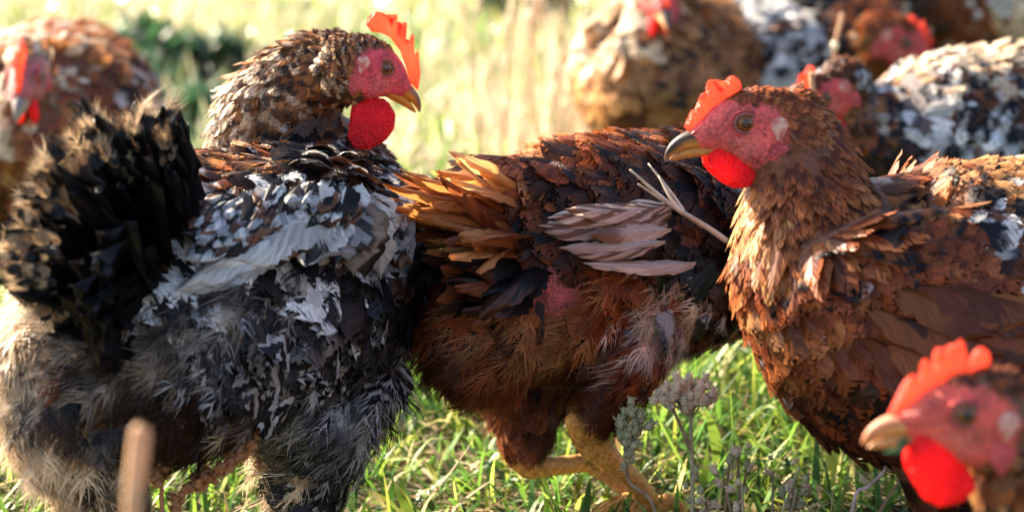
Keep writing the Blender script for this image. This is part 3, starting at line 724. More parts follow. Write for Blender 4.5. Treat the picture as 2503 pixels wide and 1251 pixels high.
# ------------------------------------------------------------------ hen: speckled, seen from behind, head turned in profile
A = dict(
 spine=[(200,930,1.46,3.5,3.5,42),(280,862,1.49,7.2,7.2,42),(430,780,1.54,9.2,8.6,40),(600,700,1.60,9.8,8.9,38),(735,665,1.66,8.8,8.4,36),
        (812,615,1.70,7.0,7.2,34),(800,500,1.745,5.4,5.8,30),(715,390,1.77,5.2,5.5,28),(690,300,1.765,4.4,4.6,26),(722,230,1.75,3.6,3.7,25),(785,178,1.735,2.9,3.0,25),(850,165,1.725,2.3,2.5,25)],
 neck_from=5.6, foot=(500,1300,1.6), under=(.05,.035,.03), voxel=.0026, sigma=60, dens=30,
 head=dict(eye=(945,168), d=1.70, heading=25, pitch=-25, scale=.96, ys=-1, gape=.12, face=(.55,.055,.070),
   beak_dark=(.22,.11,.06), beak_light=(.66,.26,.03),
   comb_px=[(1022,222),(1028,180),(1023,120),(1017,128),(1013,133),(1009,85),(1003,82),(993,112),(990,106),(996,55),(990,52),(974,92),(970,86),(975,38),(970,34),(953,72),(949,60),(938,32),(920,28),(902,42),(896,62),(908,78),(930,80),(955,92),(978,125),(992,165),(1004,205)],
   wattle_px=[(868,258),(905,240),(950,248),(969,280),(966,315),(945,345),(905,366),(868,366),(858,345),(862,305)], wattle_y=.45),
 limbs=[[(770,870,1.62,5.6),(765,1040,1.65,4.0),(750,1190,1.655,2.7),(740,1330,1.65,2.1)],
        [(260,930,1.50,5.4),(245,1070,1.52,3.9),(255,1200,1.54,2.7),(265,1330,1.55,2.0)]],
 lumps=[(830,525,1.615,6.6,3.8,3.4,-32),(905,620,1.64,5.6,2.6,3.6,-72),(640,560,1.54,7.5,4.0,3.2,24),(140,950,1.50,3.4,5.6,4.6,5)],
 wing=[(470,660),(430,690),(560,620),(690,600),(800,650),(940,700),(1010,640),(1045,760),(1040,560),(960,440),(860,380),(760,335),(640,370),(520,480)],
 hints=[
  # crown and neck
  (905,95,172,.5,.5,0,'speck'),(850,110,185,.7,.45,0,'speck'),(760,90,195,1.3,.4,0,'speck'),(700,110,215,1.6,.36,1,'speck'),(640,170,235,1.8,.34,1,'specklt'),  # specklt down the left edge paints the neck's sunlit rim
  (830,180,205,.9,.45,0,'speck'),(760,180,215,1.5,.4,0,'speck'),(690,220,235,1.8,.38,0,'speck'),(600,230,242,2.0,.34,1,'specklt'),(830,260,250,1.2,.45,0,'speck'),
  (750,270,240,1.7,.4,0,'speck'),(660,300,236,2.0,.4,0,'speck'),(560,290,236,2.2,.32,1,'specklt'),(840,330,262,1.5,.42,0,'speck'),(760,340,245,1.8,.4,0,'whtip'),(640,360,225,2.2,.38,0,'speck'),
  (520,350,212,2.4,.34,1,'specklt'),(850,400,280,1.8,.4,0,'whtip'),
  # back
  (560,400,192,2.6,.42,0,'rust'),(470,410,200,2.4,.4,0,'rustlt'),(480,480,240,2.4,.42,0,'whtip'),(460,560,255,2.6,.42,0,'spot'),(500,620,235,2.6,.42,0,'whtip'),(450,640,262,2.6,.42,0,'black'),
  # shoulder and wing
  (700,380,205,2.6,.46,0,'brownbk'),(780,380,-25,2.6,.46,0,'brownbk'),(860,420,-35,2.6,.46,0,'brownbk'),(760,430,-60,2.8,.5,0,'black'),(640,440,215,2.8,.5,0,'whtip'),(590,480,220,2.8,.5,0,'bktip'),
  (700,480,230,2.8,.52,0,'bktip'),(780,480,-100,2.9,.5,0,'black'),(860,480,-80,2.9,.5,0,'whtip'),(930,480,-55,2.8,.46,0,'brownbk'),(980,560,-75,3.2,.42,0,'black'),
  (600,540,215,3.0,.5,0,'white'),(540,590,218,3.0,.44,0,'white'),(680,560,222,3.0,.5,0,'white'),(740,540,250,3.0,.5,0,'bktip'),(800,570,-95,3.0,.48,0,'black'),(840,540,-90,3.0,.48,0,'whtip'),
  (900,540,-85,3.2,.46,0,'graywh'),(930,610,-88,3.4,.42,0,'graywh'),(880,620,-95,3.2,.45,0,'black'),(800,640,-110,3.0,.45,0,'whtip'),(1000,660,-88,3.6,.36,0,'black'),(1010,760,-95,3.6,.36,2,'bar'),
  (450,670,215,2.6,.4,0,'white'),
  # flank
  (560,680,225,2.8,.6,2,'bar'),(680,680,240,3.0,.6,2,'bar'),(780,730,248,3.2,.55,0,'bar'),(880,740,262,3.2,.5,0,'bar'),(950,800,265,3.2,.4,0,'black'),(600,800,245,3.2,.6,0,'bar'),(720,820,245,3.2,.55,0,'bar'),
  (840,850,250,3.2,.5,0,'bar'),(930,900,258,3.4,.5,2,'bar'),(520,760,255,2.6,.5,2,'greybr'),(520,880,225,2.8,.55,2,'bar'),(640,920,215,2.8,.5,0,'bar'),(760,950,235,3.4,.5,0,'bar'),(860,980,248,3.4,.55,2,'graywh'),
  (620,1000,200,2.4,.5,2,'brownbk'),(720,1040,205,2.4,.55,2,'greybr'),(800,1040,250,3.2,.55,2,'bar'),
  # rear fluff
  (450,860,200,2.5,.55,2,'greybr'),(330,870,190,2.7,.55,2,'greybr'),(220,850,170,2.7,.55,2,'greybr'),(120,800,215,2.5,.55,2,'cream'),(70,900,250,2.5,.55,2,'cream'),(40,1000,262,2.4,.55,2,'cream'),  # cream at the far left also carries the fluff's sunlit rim
  (400,940,215,2.5,.5,2,'brownbk'),(300,950,240,2.7,.5,2,'brownbk'),(200,960,255,2.5,.5,2,'brownbk'),(140,920,262,2.4,.55,2,'greybr'),(420,1030,235,2.5,.5,2,'brownbk'),(280,1050,275,2.5,.5,2,'greybr'),(160,1060,280,2.5,.5,2,'cream'),(520,1000,215,2.5,.5,2,'brownbk'),
  # feathered shanks
  (780,1130,262,2.6,.5,0,'bar'),(690,1120,245,3.0,.55,2,'cream'),(640,1180,255,2.8,.5,2,'cream'),(780,1210,268,2.4,.5,0,'bar'),(720,1250,268,2.4,.5,2,'bar'),(230,1150,285,3.0,.55,2,'cream'),(180,1200,280,2.8,.5,2,'cream'),(290,1180,275,2.6,.5,2,'bar'),(320,1230,272,2.4,.5,2,'bar'),
 ])
rootA, wingA, hdA = hen('speckled_hen', 'black, white and brown speckled hen with a fanned black tail, seen from behind', A)

def tail(root, base0, base1, tips, width, ca, cb, nrm_dir, pat=0, jitter=.15, sag=.06, tipshape=.6):
    """a fan of quills between two root points; the tail is a part, each quill a sub-part"""
    T0, T1 = at(*base0), at(*base1)
    V, F = tube([T0, (T0 + T1) / 2, T1], [.016, .02, .014], 12)
    me = new_mesh('tail', V, [F], {'fa': np.tile(rgba(ca), (len(V), 1)), 'fb': np.tile(rgba(ca), (len(V), 1)), 'fuv': np.zeros((len(V), 3)), 'rnd': np.zeros(len(V))})
    t = link('tail', me, M_FEATHER, root); n = len(tips)
    for i, tp in enumerate(tips):
        f = i / max(1, n - 1)
        c1, c2 = (tp[3], tp[4]) if len(tp) > 3 else (ca, cb)
        wd = (tp[5] if len(tp) > 5 else width) * (1 + .12 * rng.normal())
        long_feather('tail_feather', t, T0 * (1 - f) + T1 * f + rng.normal(0, .003, 3), at(*tp[:3]), wd, nrm_dir + jitter * rng.normal(0, 1, 3), c1, c2, pat, curve=.08 * rng.normal(), sag=sag * (1 + rng.normal() * .6), tip=tipshape, jag=.12, split=.6)
    return t
BK, BK2, TAN, TAN2 = (.009,.008,.009), (.014,.012,.012), (.30,.185,.10), (.50,.36,.22)  # the tans paint backlight glowing through the black tail's tips
tips = []
for layer in (0, 0, 1, 1, 2):
    arr = [(415,285,1.46),(392,262,1.455),(360,300,1.45),(335,258,1.445),(300,300,1.44),(250,335,1.435),(215,290,1.43),(180,262,1.425),(150,320,1.42),(110,375,1.415),(75,420,1.41),(45,470,1.405),(30,540,1.40),(10,600,1.40),(5,660,1.40),(50,700,1.41),(80,745,1.42),(130,790,1.44)]
    for i, (x, y, d) in enumerate(arr):
        x += 14 * rng.normal(); y += 16 * rng.normal(); d += .006 * rng.normal()
        if layer == 0: tips.append((i / 17, (x, y, d + .03, BK, TAN if i % 3 else TAN2, .028)))
        elif layer == 1: q = .86 + .05 * rng.normal(); tips.append((i / 17 + .02, (440 + (x - 440) * q, 740 + (y - 740) * q, d - .005, BK, BK2 if i % 3 else TAN, .032)))
        else: q = .68 + .06 * rng.normal(); tips.append((i / 17 + .01, (440 + (x - 440) * q, 740 + (y - 740) * q, d - .025, BK, BK2, .034)))
tips = [(q[0], (q[1][0], q[1][1], q[1][2] - .035) + q[1][3:]) for q in tips]
tips = [t[1] for t in sorted(tips, key=lambda t: t[0])]
tailA = tail(rootA, (435,600,1.535), (400,815,1.485), tips, .034, BK, BK2, nrm(-FWD + .5 * RIGHT * -1 + .2 * UP), pat=.32, jitter=.07, tipshape=.80)
tp_ = np.array([(415,285,1.425),(392,262,1.42),(345,265,1.41),(300,300,1.405),(250,330,1.40),(215,290,1.39),(180,265,1.39),(150,320,1.385),(110,375,1.38),(75,420,1.375),(45,470,1.37),(25,540,1.365),(10,600,1.365),(5,660,1.365),(50,700,1.375),(80,745,1.385),(130,790,1.40)])
fu = []
t_ = rng.random(270) * 15.99; i_ = t_.astype(int); f_ = (t_ - i_)[:, None]; q_ = tp_[i_] * (1 - f_) + tp_[i_ + 1] * f_
inw = .08 + rng.random(270) ** 1.5 * .20; qx = q_[:, 0] + (440 - q_[:, 0]) * inw + rng.normal(0, 9, 270); qy = q_[:, 1] + (740 - q_[:, 1]) * inw + rng.normal(0, 9, 270)
P_ = np.array([at(a, b, c - .006 + .03 * rng.random()) for a, b, c in zip(qx, qy, q_[:, 2])]); dr = nrm((q_[:, :1] - 440) * RIGHT - (q_[:, 1:2] - 740) * UP + rng.normal(0, 60, (270, 3)))
nn_ = nrm(-FWD + rng.normal(0, .5, (270, 3))); nn_ = nrm(nn_ - dr * np.sum(nn_ * dr, 1, keepdims=True))
cc_ = np.where((rng.random(270) < .55)[:, None], np.array(BK)[None], np.array(TAN)[None]); c2_ = np.where((rng.random(270) < .6)[:, None], np.array(TAN2)[None], np.array((.10, .06, .035))[None])  # tan strands carry the backlit glow of the tail's edge
o_ = feathers_object('tail_fringe', place_feathers(2, P_, dr, nn_, .010 * np.exp(rng.normal(0, .3, 270)), np.full(270, .6), rng.normal(.1, .2, 270), rng.normal(.1, .15, 270), cc_, c2_, np.zeros(270), rng.random(270)), M_FEATHER, tailA); o_['kind'] = 'stuff'

SA = root_surf[rootA.name]
WH, WH2, DKB, GRY = (.62,.60,.57), (.50,.46,.43), (.02,.016,.016), (.34,.33,.34)
def wing_quills(wing, SF, rows, nb=(-.5, .35), sag=.10):
    for (x0, y0, l0, x1, y1, l1, wd, c1, c2, pt) in rows:
        long_feather('flight_feather', wing, SF(x0, y0, l0 * .01), SF(x1, y1, l1 * .01), wd, -FWD + nb[0] * UP * 0 + nb[1] * UP + .12 * rng.normal(0, 1, 3), c1, c2, pt, curve=.06 + .03 * rng.normal(), sag=sag, tip=.66, jag=.045, split=.25, rows=20)
wing_quills(wingA, SA, [
 (760,500,.6,428,686,1.6,.030,WH2,WH,0),(740,500,.9,450,668,1.8,.030,WH,WH,0),(760,490,1.1,490,650,2.1,.032,WH,WH2,0),(770,500,1.2,525,632,2.3,.032,WH,WH,0),(790,500,1.2,560,618,2.5,.032,WH2,WH,0),(800,500,1.3,600,606,2.6,.032,WH,WH,0),
 (810,500,1.3,640,600,2.7,.034,WH,WH2,0),(820,500,1.3,690,604,2.8,.034,WH2,DKB,0),(830,500,1.3,735,618,2.8,.034,GRY,WH,1),(840,500,1.3,780,636,2.8,.034,DKB,GRY,1),(850,490,1.4,820,655,2.9,.036,GRY,DKB,2),(860,490,1.4,862,680,3.0,.036,DKB,(.22,.16,.12),1),
 (880,480,1.4,895,690,3.0,.034,(.2,.15,.11),DKB,0),(900,480,1.5,930,690,3.1,.022,WH,WH2,0),(905,480,1.5,945,640,3.1,.030,DKB,WH,1),(920,470,1.3,965,640,2.6,.034,DKB,GRY,1),(940,460,1.2,985,620,2.2,.034,WH2,DKB,1),
 (960,470,.8,1015,640,1.2,.032,DKB,GRY,0),(970,470,.7,1030,700,1.0,.030,BK,DKB,0),(980,500,.6,1020,780,.8,.028,BK,(.10,.07,.05),0),(985,520,.6,1000,800,.9,.026,BK,BK2,0),(960,500,.8,985,730,1.4,.03,BK,BK2,0)])
for k in range(230):                                   # covert rows over the quill roots
    x = rng.uniform(530, 985); y = 380 + (x - 590) / 395 * 40 + abs(rng.normal()) * 90 + (60 if x < 640 else 20 if x < 720 else 0)
    y += 40
    if y > np.interp(x, [530, 620, 760, 985], [590, 560, 575, 600]): continue
    ang = R(np.interp(x, [590, 700, 800, 900, 985], [212, 235, 255, 272, 285])) + rng.normal() * .15
    ln = 72 * (1 + .2 * rng.normal()); c = [(WH, DKB, 0), (DKB, WH, 1), (DKB, GRY, 0), (WH2, (.12,.05,.03), 0), (BK, (.2,.09,.05), 1), (BK, DKB, 0), (WH, GRY, 2)][rng.integers(7) if y > 430 else rng.integers(3, 6)]
    l0 = 1.4 - (y - 380) / 260
    long_feather('covert_feather', wingA, SA(x, y, .013), SA(x + math.cos(ang) * ln, y - math.sin(ang) * ln, .025 + .006 * rng.random()), .017, -FWD + .5 * UP + .2 * rng.normal(0, 1, 3), c[0], c[1], c[2], curve=.05 * rng.normal(), sag=.10, tip=.5, jag=.05, split=.2, rows=12, mat=M_FEATHER)

# ------------------------------------------------------------------ hen: rust brown, from behind, worn pale wing quills
B = dict(
 spine=[(1190,720,1.66,2.6,2.6,30),(1265,700,1.68,6.2,6.3,30),(1400,645,1.72,8.0,8.3,30),(1560,605,1.77,8.6,8.3,29),(1720,580,1.82,8.0,7.6,28),(1840,590,1.86,6.4,6.4,26),(1930,580,1.90,4.6,4.8,24),(1985,580,1.93,3.3,3.5,20),(2020,585,1.95,2.5,2.8,15)],
 neck_from=6, foot=(1540,1240,1.72), under=(.10,.04,.025), voxel=.0028, sigma=60, dens=26, mess=.18,
 head=dict(eye=(2075,590), d=1.95, heading=5, pitch=-10, scale=.95, ys=-1),
 bare=[(1400,690,85),(1370,640,60)],
 limbs=[[(1530,780,1.70,4.2),(1515,880,1.69,3.0),(1480,970,1.685,1.9),(1448,1050,1.69,1.15)],
        [(1310,810,1.76,4.8),(1290,920,1.75,3.8),(1285,1020,1.74,2.5),(1285,1095,1.735,1.5)]],
 lumps=[(1250,480,1.68,6.0,2.6,3.2,8),(1200,800,1.66,4.2,5.0,4,0),(1640,520,1.72,7.0,3.5,3.0,-8)],
 wing=[(1380,560),(1340,470),(1500,400),(1700,400),(1830,480),(1830,640),(1700,640),(1500,600)],
 hints=[
  (1100,430,188,3.4,.4,0,'gold'),(1060,440,185,3.4,.38,0,'gold'),(1200,390,190,3.2,.42,0,'rustlt'),(1180,440,188,3.2,.42,0,'gold'),(1300,370,190,3.0,.45,0,'rust'),(1400,360,185,3.0,.45,0,'rustlt'),(1500,380,180,3.0,.45,0,'rust'),(1600,390,178,2.8,.45,0,'rust'),  # gold paints the sun glow on the tail
  (1320,420,205,3.0,.45,0,'rust'),(1260,440,190,3.0,.42,0,'rustdk'),(1400,440,200,2.8,.45,0,'brownbk'),(1480,430,195,2.8,.45,0,'rustdk'),(1250,500,185,2.8,.45,0,'brownbk'),(1100,520,185,3.0,.45,2,'gold'),(1180,520,185,3.0,.45,2,'rustlt'),(1120,570,190,2.6,.5,2,'gold'),
  (1330,540,225,2.6,.45,0,'brownbk'),(1270,580,265,2.8,.4,0,'rust'),(1310,640,275,2.8,.38,0,'rustdk'),(1360,560,200,2.2,.4,0,'rustdk'),(1230,680,200,2.6,.5,0,'brownbk'),(1310,710,220,2.4,.5,0,'brownbk'),
  (1600,460,185,3.0,.45,0,'brownbk'),(1700,450,180,3.0,.45,0,'brownbk'),(1780,500,182,3.0,.45,0,'brownbk'),(1760,620,190,3.0,.45,0,'black'),(1800,700,215,3.2,.45,0,'brownbk'),(1660,560,185,2.8,.42,0,'brownbk'),(1480,520,185,2.2,.4,0,'brownbk'),
  (1160,750,205,3.2,.55,2,'rust'),(1120,800,225,3.2,.55,2,'rustdk'),(1250,780,215,3.2,.6,2,'buff'),(1350,800,235,3.2,.6,2,'buff'),(1150,860,235,2.4,.55,2,'rustdk'),(1260,880,245,2.2,.55,2,'rust'),(1400,880,240,2.0,.55,2,'rustdk'),
  (1480,720,245,2.8,.55,2,'rust'),(1560,700,225,2.8,.55,0,'rust'),(1500,800,258,3.2,.5,0,'rust'),(1440,780,255,2.8,.55,2,'buff'),(1600,780,240,2.8,.5,2,'pinkwh'),(1680,730,232,2.8,.5,2,'cream'),(1710,790,235,2.8,.5,2,'pinkwh'),(1640,830,240,2.6,.5,2,'pinkwh'),(1680,800,238,2.6,.4,0,'graywh'),
  (1560,880,232,2.4,.5,2,'rust'),(1660,880,222,2.6,.5,2,'rust'),(1760,880,225,3.4,.5,0,'rustdk'),(1800,820,222,3.2,.5,0,'rustdk'),(1500,930,250,1.6,.55,2,'rustdk'),(1600,950,225,1.8,.5,2,'rustdk'),
  (1280,990,265,2.0,.5,2,'rust'),(1330,1010,268,1.7,.5,2,'rustdk'),(1260,1050,270,1.4,.5,0,'rust'),(1470,990,252,1.3,.5,2,'rustdk'),(1500,940,250,1.8,.5,2,'rustdk'),
 ])
rootB, wingB, hdB = hen('brown_hen', 'rust brown hen with pale worn wing quills and yellow legs, its head hidden', B)
RU, RU2, GO, GO2 = (.16,.046,.015), (.24,.075,.026), (.36,.135,.035), (.46,.20,.06)  # gold tones hold the strong sunlight on this tail
tb = []
for i in range(44):
    f = i / 43; x = 1120 - 95 * math.sin(math.pi * min(1, f * 1.15)) + 26 * rng.normal(); y = 385 + 205 * f + 12 * rng.normal(); d = 1.575 - .035 * f + .012 * rng.normal()
    c = [(GO, GO2), (RU2, GO), (GO2, (.54, .30, .12)), (RU, RU2), (RU2, (.44, .18, .05))][rng.integers(5)]
    tb.append((x, y, d, c[0], c[1], .011 + .006 * rng.random()))
for i in range(30):
    f = i / 29; x = 1075 + 75 * rng.random() + 60 * f; y = 590 + 140 * f + 14 * rng.normal(); d = 1.55 + .015 * rng.normal()
    c = [(BK, BK2), (BK, (.08, .03, .015)), (BK2, BK), (RU, RU2)][rng.integers(4)]; tb.append((x, y, d, c[0], c[1], .016 + .008 * rng.random()))
tail(rootB, (1330,520,1.70), (1290,700,1.68), tb, .03, RU, GO, nrm(-FWD + .35 * UP), pat=.1, sag=.14, jitter=.22, tipshape=.5)
SB = root_surf[rootB.name]
PW, PW2, PB = (.52,.40,.33), (.68,.60,.52), (.17,.095,.06)
wing_quills(wingB, SB, [(1640,520,1.0,1318,548,2.4,.019,PW,PB,2),(1660,500,1.2,1340,528,2.6,.017,PW2,PB,2),(1630,545,1.0,1330,562,2.2,.016,PB,PW,2),(1625,505,1.4,1380,508,2.5,.015,PW,PB,2),(1640,560,1.3,1440,572,2.3,.013,PW,PB,0),
 (1625,590,1.8,1368,602,2.4,.011,PW2,PW,0),(1600,600,1.7,1400,618,2.0,.009,PW,PB,2),(1700,642,1.8,1428,638,2.2,.010,PW2,PW2,0),(1695,650,1.7,1500,650,1.9,.008,PW,PW2,0)], nb=(0, .45), sag=.03)
for pts, r0 in (([(1540,415,2.5),(1640,500,3),(1720,550,3),(1775,588,2.6)], .0015),([(1610,430,2.3),(1650,500,2.6),(1700,540,2.6)], .0013),([(1560,450,2.2),(1650,510,2.5),(1730,560,2.4)], .0012),([(1585,400,2),(1640,470,2.3),(1670,515,2.3)], .0011)):
    V, F = tube([SB(q[0], q[1], q[2] * .006) for q in pts], [r0 * .5, r0, r0 * 1.3, r0 * 1.5][:len(pts)], 8)
    link('worn_quill', new_mesh('worn_quill', V, [F]), noise_mat('quill_horn', (.40,.31,.20), (.58,.48,.35), 60, .4, .4, .2) if 'quill_horn' not in bpy.data.materials else bpy.data.materials['quill_horn'], wingB)
an = on_ground(1600, 1.745); an[2] = .012
shank(rootB, [at(1438,1020,1.685), at(1448,1080,1.69), at(1500,1130,1.70), at(1560,1185,1.72), an], [.017,.0125,.0082,.0072,.0078], foot_toes(an, 200), .0046)
p1 = at(1430,1130,1.77)
shank(rootB, [at(1285,1080,1.735), at(1290,1130,1.735), at(1330,1140,1.745), p1], [.013,.0115,.0075,.0068], [[p1 + np.array(q) * .01 for q in t] for t in (((2,.6,-.6),(3.8,1.0,-1.6)), ((1.6,-1.2,-.8),(3.2,-2.2,-2.0)), ((1.8,1.8,-.8),(3.4,3,-2.0)))], .0042)

# ------------------------------------------------------------------ hen: rust brown in profile, on the right
Cc = dict(
 spine=[(2960,640,1.56,3,3,187),(2860,680,1.555,7,7,187),(2680,740,1.545,9.4,9.2,187),(2480,772,1.535,10,10.0,187),(2280,782,1.52,9.6,9.7,187),(2110,755,1.505,8.0,8.0,187),(2000,660,1.50,6.0,5.6,187),(1974,540,1.50,4.4,4.3,187),(1963,455,1.505,3.6,3.65,187),(1953,385,1.51,3.0,3.1,187),(1928,325,1.512,2.6,2.75,187),(1890,300,1.512,2.4,2.6,187)],
 neck_from=6.2, foot=(2380,1490,1.53), under=(.11,.04,.02), under_neck=(.15,.046,.015), voxel=.0026, sigma=60, dens=38, mess=.11, lift=.75,
 head=dict(eye=(1825,303), d=1.475, heading=186, pitch=-3, scale=1.09, ys=1, gape=.05, face=(.60,.085,.075),
   beak_dark=(.055,.034,.026), beak_light=(.62,.27,.06),
   comb_px=[(1672,310),(1690,268),(1697,270),(1712,232),(1720,250),(1728,204),(1738,194),(1745,205),(1752,222),(1765,232),(1776,190),(1790,184),(1808,196),(1814,214),(1802,230),(1780,240),(1745,270),(1715,305),(1690,330)],
   wattle_px=[(1727,380),(1755,360),(1815,375),(1855,420),(1850,440),(1825,458),(1790,460),(1755,440),(1733,415)], wattle_y=.7),
 limbs=[[(2330,950,1.50,6.0),(2330,1120,1.50,4.0),(2350,1260,1.52,2.0)],[(2420,950,1.60,6.0),(2440,1120,1.60,4.0),(2460,1240,1.62,2.0)]],
 lumps=[(2380,740,1.45,11.5,5.6,2.6,-8),(2165,548,1.51,3.4,3.0,3.8,-20)],
 wing=[(2080,640),(2150,570),(2300,520),(2520,470),(2900,600),(2900,850),(2520,960),(2300,900),(2150,830),(2080,740)],
 hints=[
  (1850,235,-10,.6,.45,0,'rust'),(1920,235,-12,.9,.42,0,'rust'),(1980,255,-20,1.3,.38,0,'rust'),(2040,300,-32,1.9,.32,1,'hackle'),(2090,370,-38,2.3,.3,1,'hackle'),(2140,420,-35,2.4,.3,1,'hackle'),
  (1940,310,-50,1.3,.36,1,'hackle'),(1960,400,-68,2.0,.3,1,'hackle'),(2020,380,-56,2.1,.3,1,'hackle'),(1900,430,-85,1.8,.34,1,'hackle'),(1960,480,-80,2.3,.28,1,'hackle'),(2040,480,-62,2.4,.28,1,'hackle'),(2090,470,-52,2.4,.28,1,'rustdk'),
  (1825,480,-95,1.6,.32,1,'gold'),(1860,530,-92,2.0,.30,1,'rustlt'),(1930,560,-82,2.4,.3,1,'hackle'),(2020,560,-66,2.5,.3,1,'hackle'),(2080,550,-52,2.4,.3,1,'spot'),  # gold at the throat stands for its sunlit patch
  (1830,600,-90,2.0,.32,1,'hackle'),(1880,640,-86,2.4,.36,0,'rust'),(1940,660,-78,2.4,.34,0,'spot'),(1830,700,-85,2.4,.42,0,'rustlt'),(1880,740,-80,2.5,.42,0,'rust'),(1850,800,-75,2.5,.42,0,'rustw'),(1920,780,-78,2.5,.42,0,'rust'),(1960,720,-72,2.3,.42,0,'rustw'),
  (1890,860,-65,2.6,.42,0,'rustw'),(1940,880,-58,2.8,.42,0,'rustdk'),(2000,830,-60,2.6,.45,0,'rust'),(1960,960,-50,3.2,.36,0,'rustdk'),(2040,930,-45,3.0,.4,0,'brownbk'),(2050,1020,-42,3.4,.34,0,'rustdk'),(2130,1000,-38,3.2,.38,0,'brownbk'),(2200,980,-30,3.2,.4,0,'rustdk'),(2300,1000,-25,3.2,.4,0,'brownbk'),(2120,1060,-40,3.4,.34,0,'rustdk'),
  (2130,500,-38,2.2,.4,0,'spot'),(2200,480,-28,2.4,.4,0,'spot'),(2160,550,-32,2.2,.40,0,'spot'),(2240,530,-25,2.4,.42,0,'rust'),(2310,490,-18,2.4,.42,0,'spot'),(2100,600,-40,2.2,.42,0,'black'),
  (2230,430,-3,1.9,.36,0,'rustlt'),(2330,405,4,1.7,.34,0,'rustlt'),(2240,410,2,1.6,.34,0,'buff'),(2300,400,3,1.7,.34,0,'rustlt'),(2440,390,5,1.8,.34,0,'buff'),(2470,385,5,1.8,.34,0,'cream'),(2420,440,-2,2.0,.38,0,'buff'),(2600,420,0,2.8,.42,0,'rust'),(2330,450,-12,2.2,.38,0,'spot'),  # pale tones paint the sunlit line along the back
  (2350,520,-20,2.2,.42,0,'whtip'),(2430,510,-14,2.8,.4,0,'black'),(2480,540,-14,2.8,.4,0,'whtip'),(2380,575,-20,2.5,.45,0,'rustw'),(2480,600,-16,2.8,.42,0,'rustdk'),
  (2080,680,-50,2.2,.5,0,'rust'),(2070,760,-55,2.4,.5,0,'rust'),(2050,715,-60,1.8,.5,0,'rustw'),(2150,640,-25,2.4,.5,0,'rust'),(2220,615,-20,2.0,.5,0,'rustw'),(2280,590,-18,2.4,.5,0,'rust'),(2180,720,-20,3.0,.5,0,'rust'),(2300,660,-14,3.4,.48,0,'rust'),(2420,660,-12,3.6,.44,0,'rust'),
  (2200,810,-22,3.2,.48,0,'rustdk'),(2320,760,-12,3.8,.44,0,'rust'),(2450,760,-10,4.0,.4,0,'rustdk'),(2470,670,-14,2.0,.45,0,'graywh'),(2300,860,-16,3.6,.42,0,'rustdk'),(2430,860,-10,4.0,.4,0,'rustdk'),(2120,850,-45,2.8,.46,0,'rust'),(2140,920,-38,3.0,.42,0,'rust'),(2250,920,-25,3.2,.42,0,'rustdk'),(2500,900,-10,3.6,.4,0,'spot'),(2700,800,-8,4,.4,0,'rust'),
 ])
rootC, wingC, hdC = hen('brown_hen', 'rust brown hen in clear profile with black specks on its shoulder, facing the middle', Cc)
SC = root_surf[rootC.name]
for row, (n_, xa, ya, xb, yb, ln, a0, a1) in enumerate(((9, 2120, 890, 2330, 985, 300, -36, -22), (10, 2130, 830, 2480, 930, 330, -30, -14), (10, 2150, 760, 2500, 850, 320, -24, -10), (9, 2190, 700, 2540, 760, 300, -20, -8))):
    for i in range(n_):
        f = i / (n_ - 1); x, y = xa + (xb - xa) * f + 10 * rng.normal(), ya + (yb - ya) * f + 8 * rng.normal(); an_ = R(a0 + (a1 - a0) * f + 4 * rng.normal()); l_ = ln * (1 + .12 * rng.normal())
        c = [((.15,.040,.012),(.05,.016,.009),1), ((.20,.058,.016),(.10,.03,.011),0), ((.11,.030,.010),(.20,.065,.02),0), ((.05,.016,.009),(.14,.04,.013),1), ((.24,.08,.022),(.13,.036,.012),0)][rng.integers(5)]
        long_feather('flight_feather', wingC, SC(x, y, .004), SC(x + math.cos(an_) * l_, y - math.sin(an_) * l_, .012 + .002 * (3 - row)), .027, -FWD + .45 * UP + .10 * rng.normal(0, 1, 3), c[0], c[1], c[2], curve=.05, sag=.05, tip=.6, jag=.06, split=.25, rows=14, mat=M_FEATHER)
for x, d in ((2350, 1.52), (2465, 1.62)):
    an = on_ground(x + 10, d); an[2] = .012
    shank(rootC, [at(x - 5,1210,d), at(x,1270,d), an + np.array((.004,0,.05)), an], [.014,.010,.0072,.0078], foot_toes(an, 187), .0046)

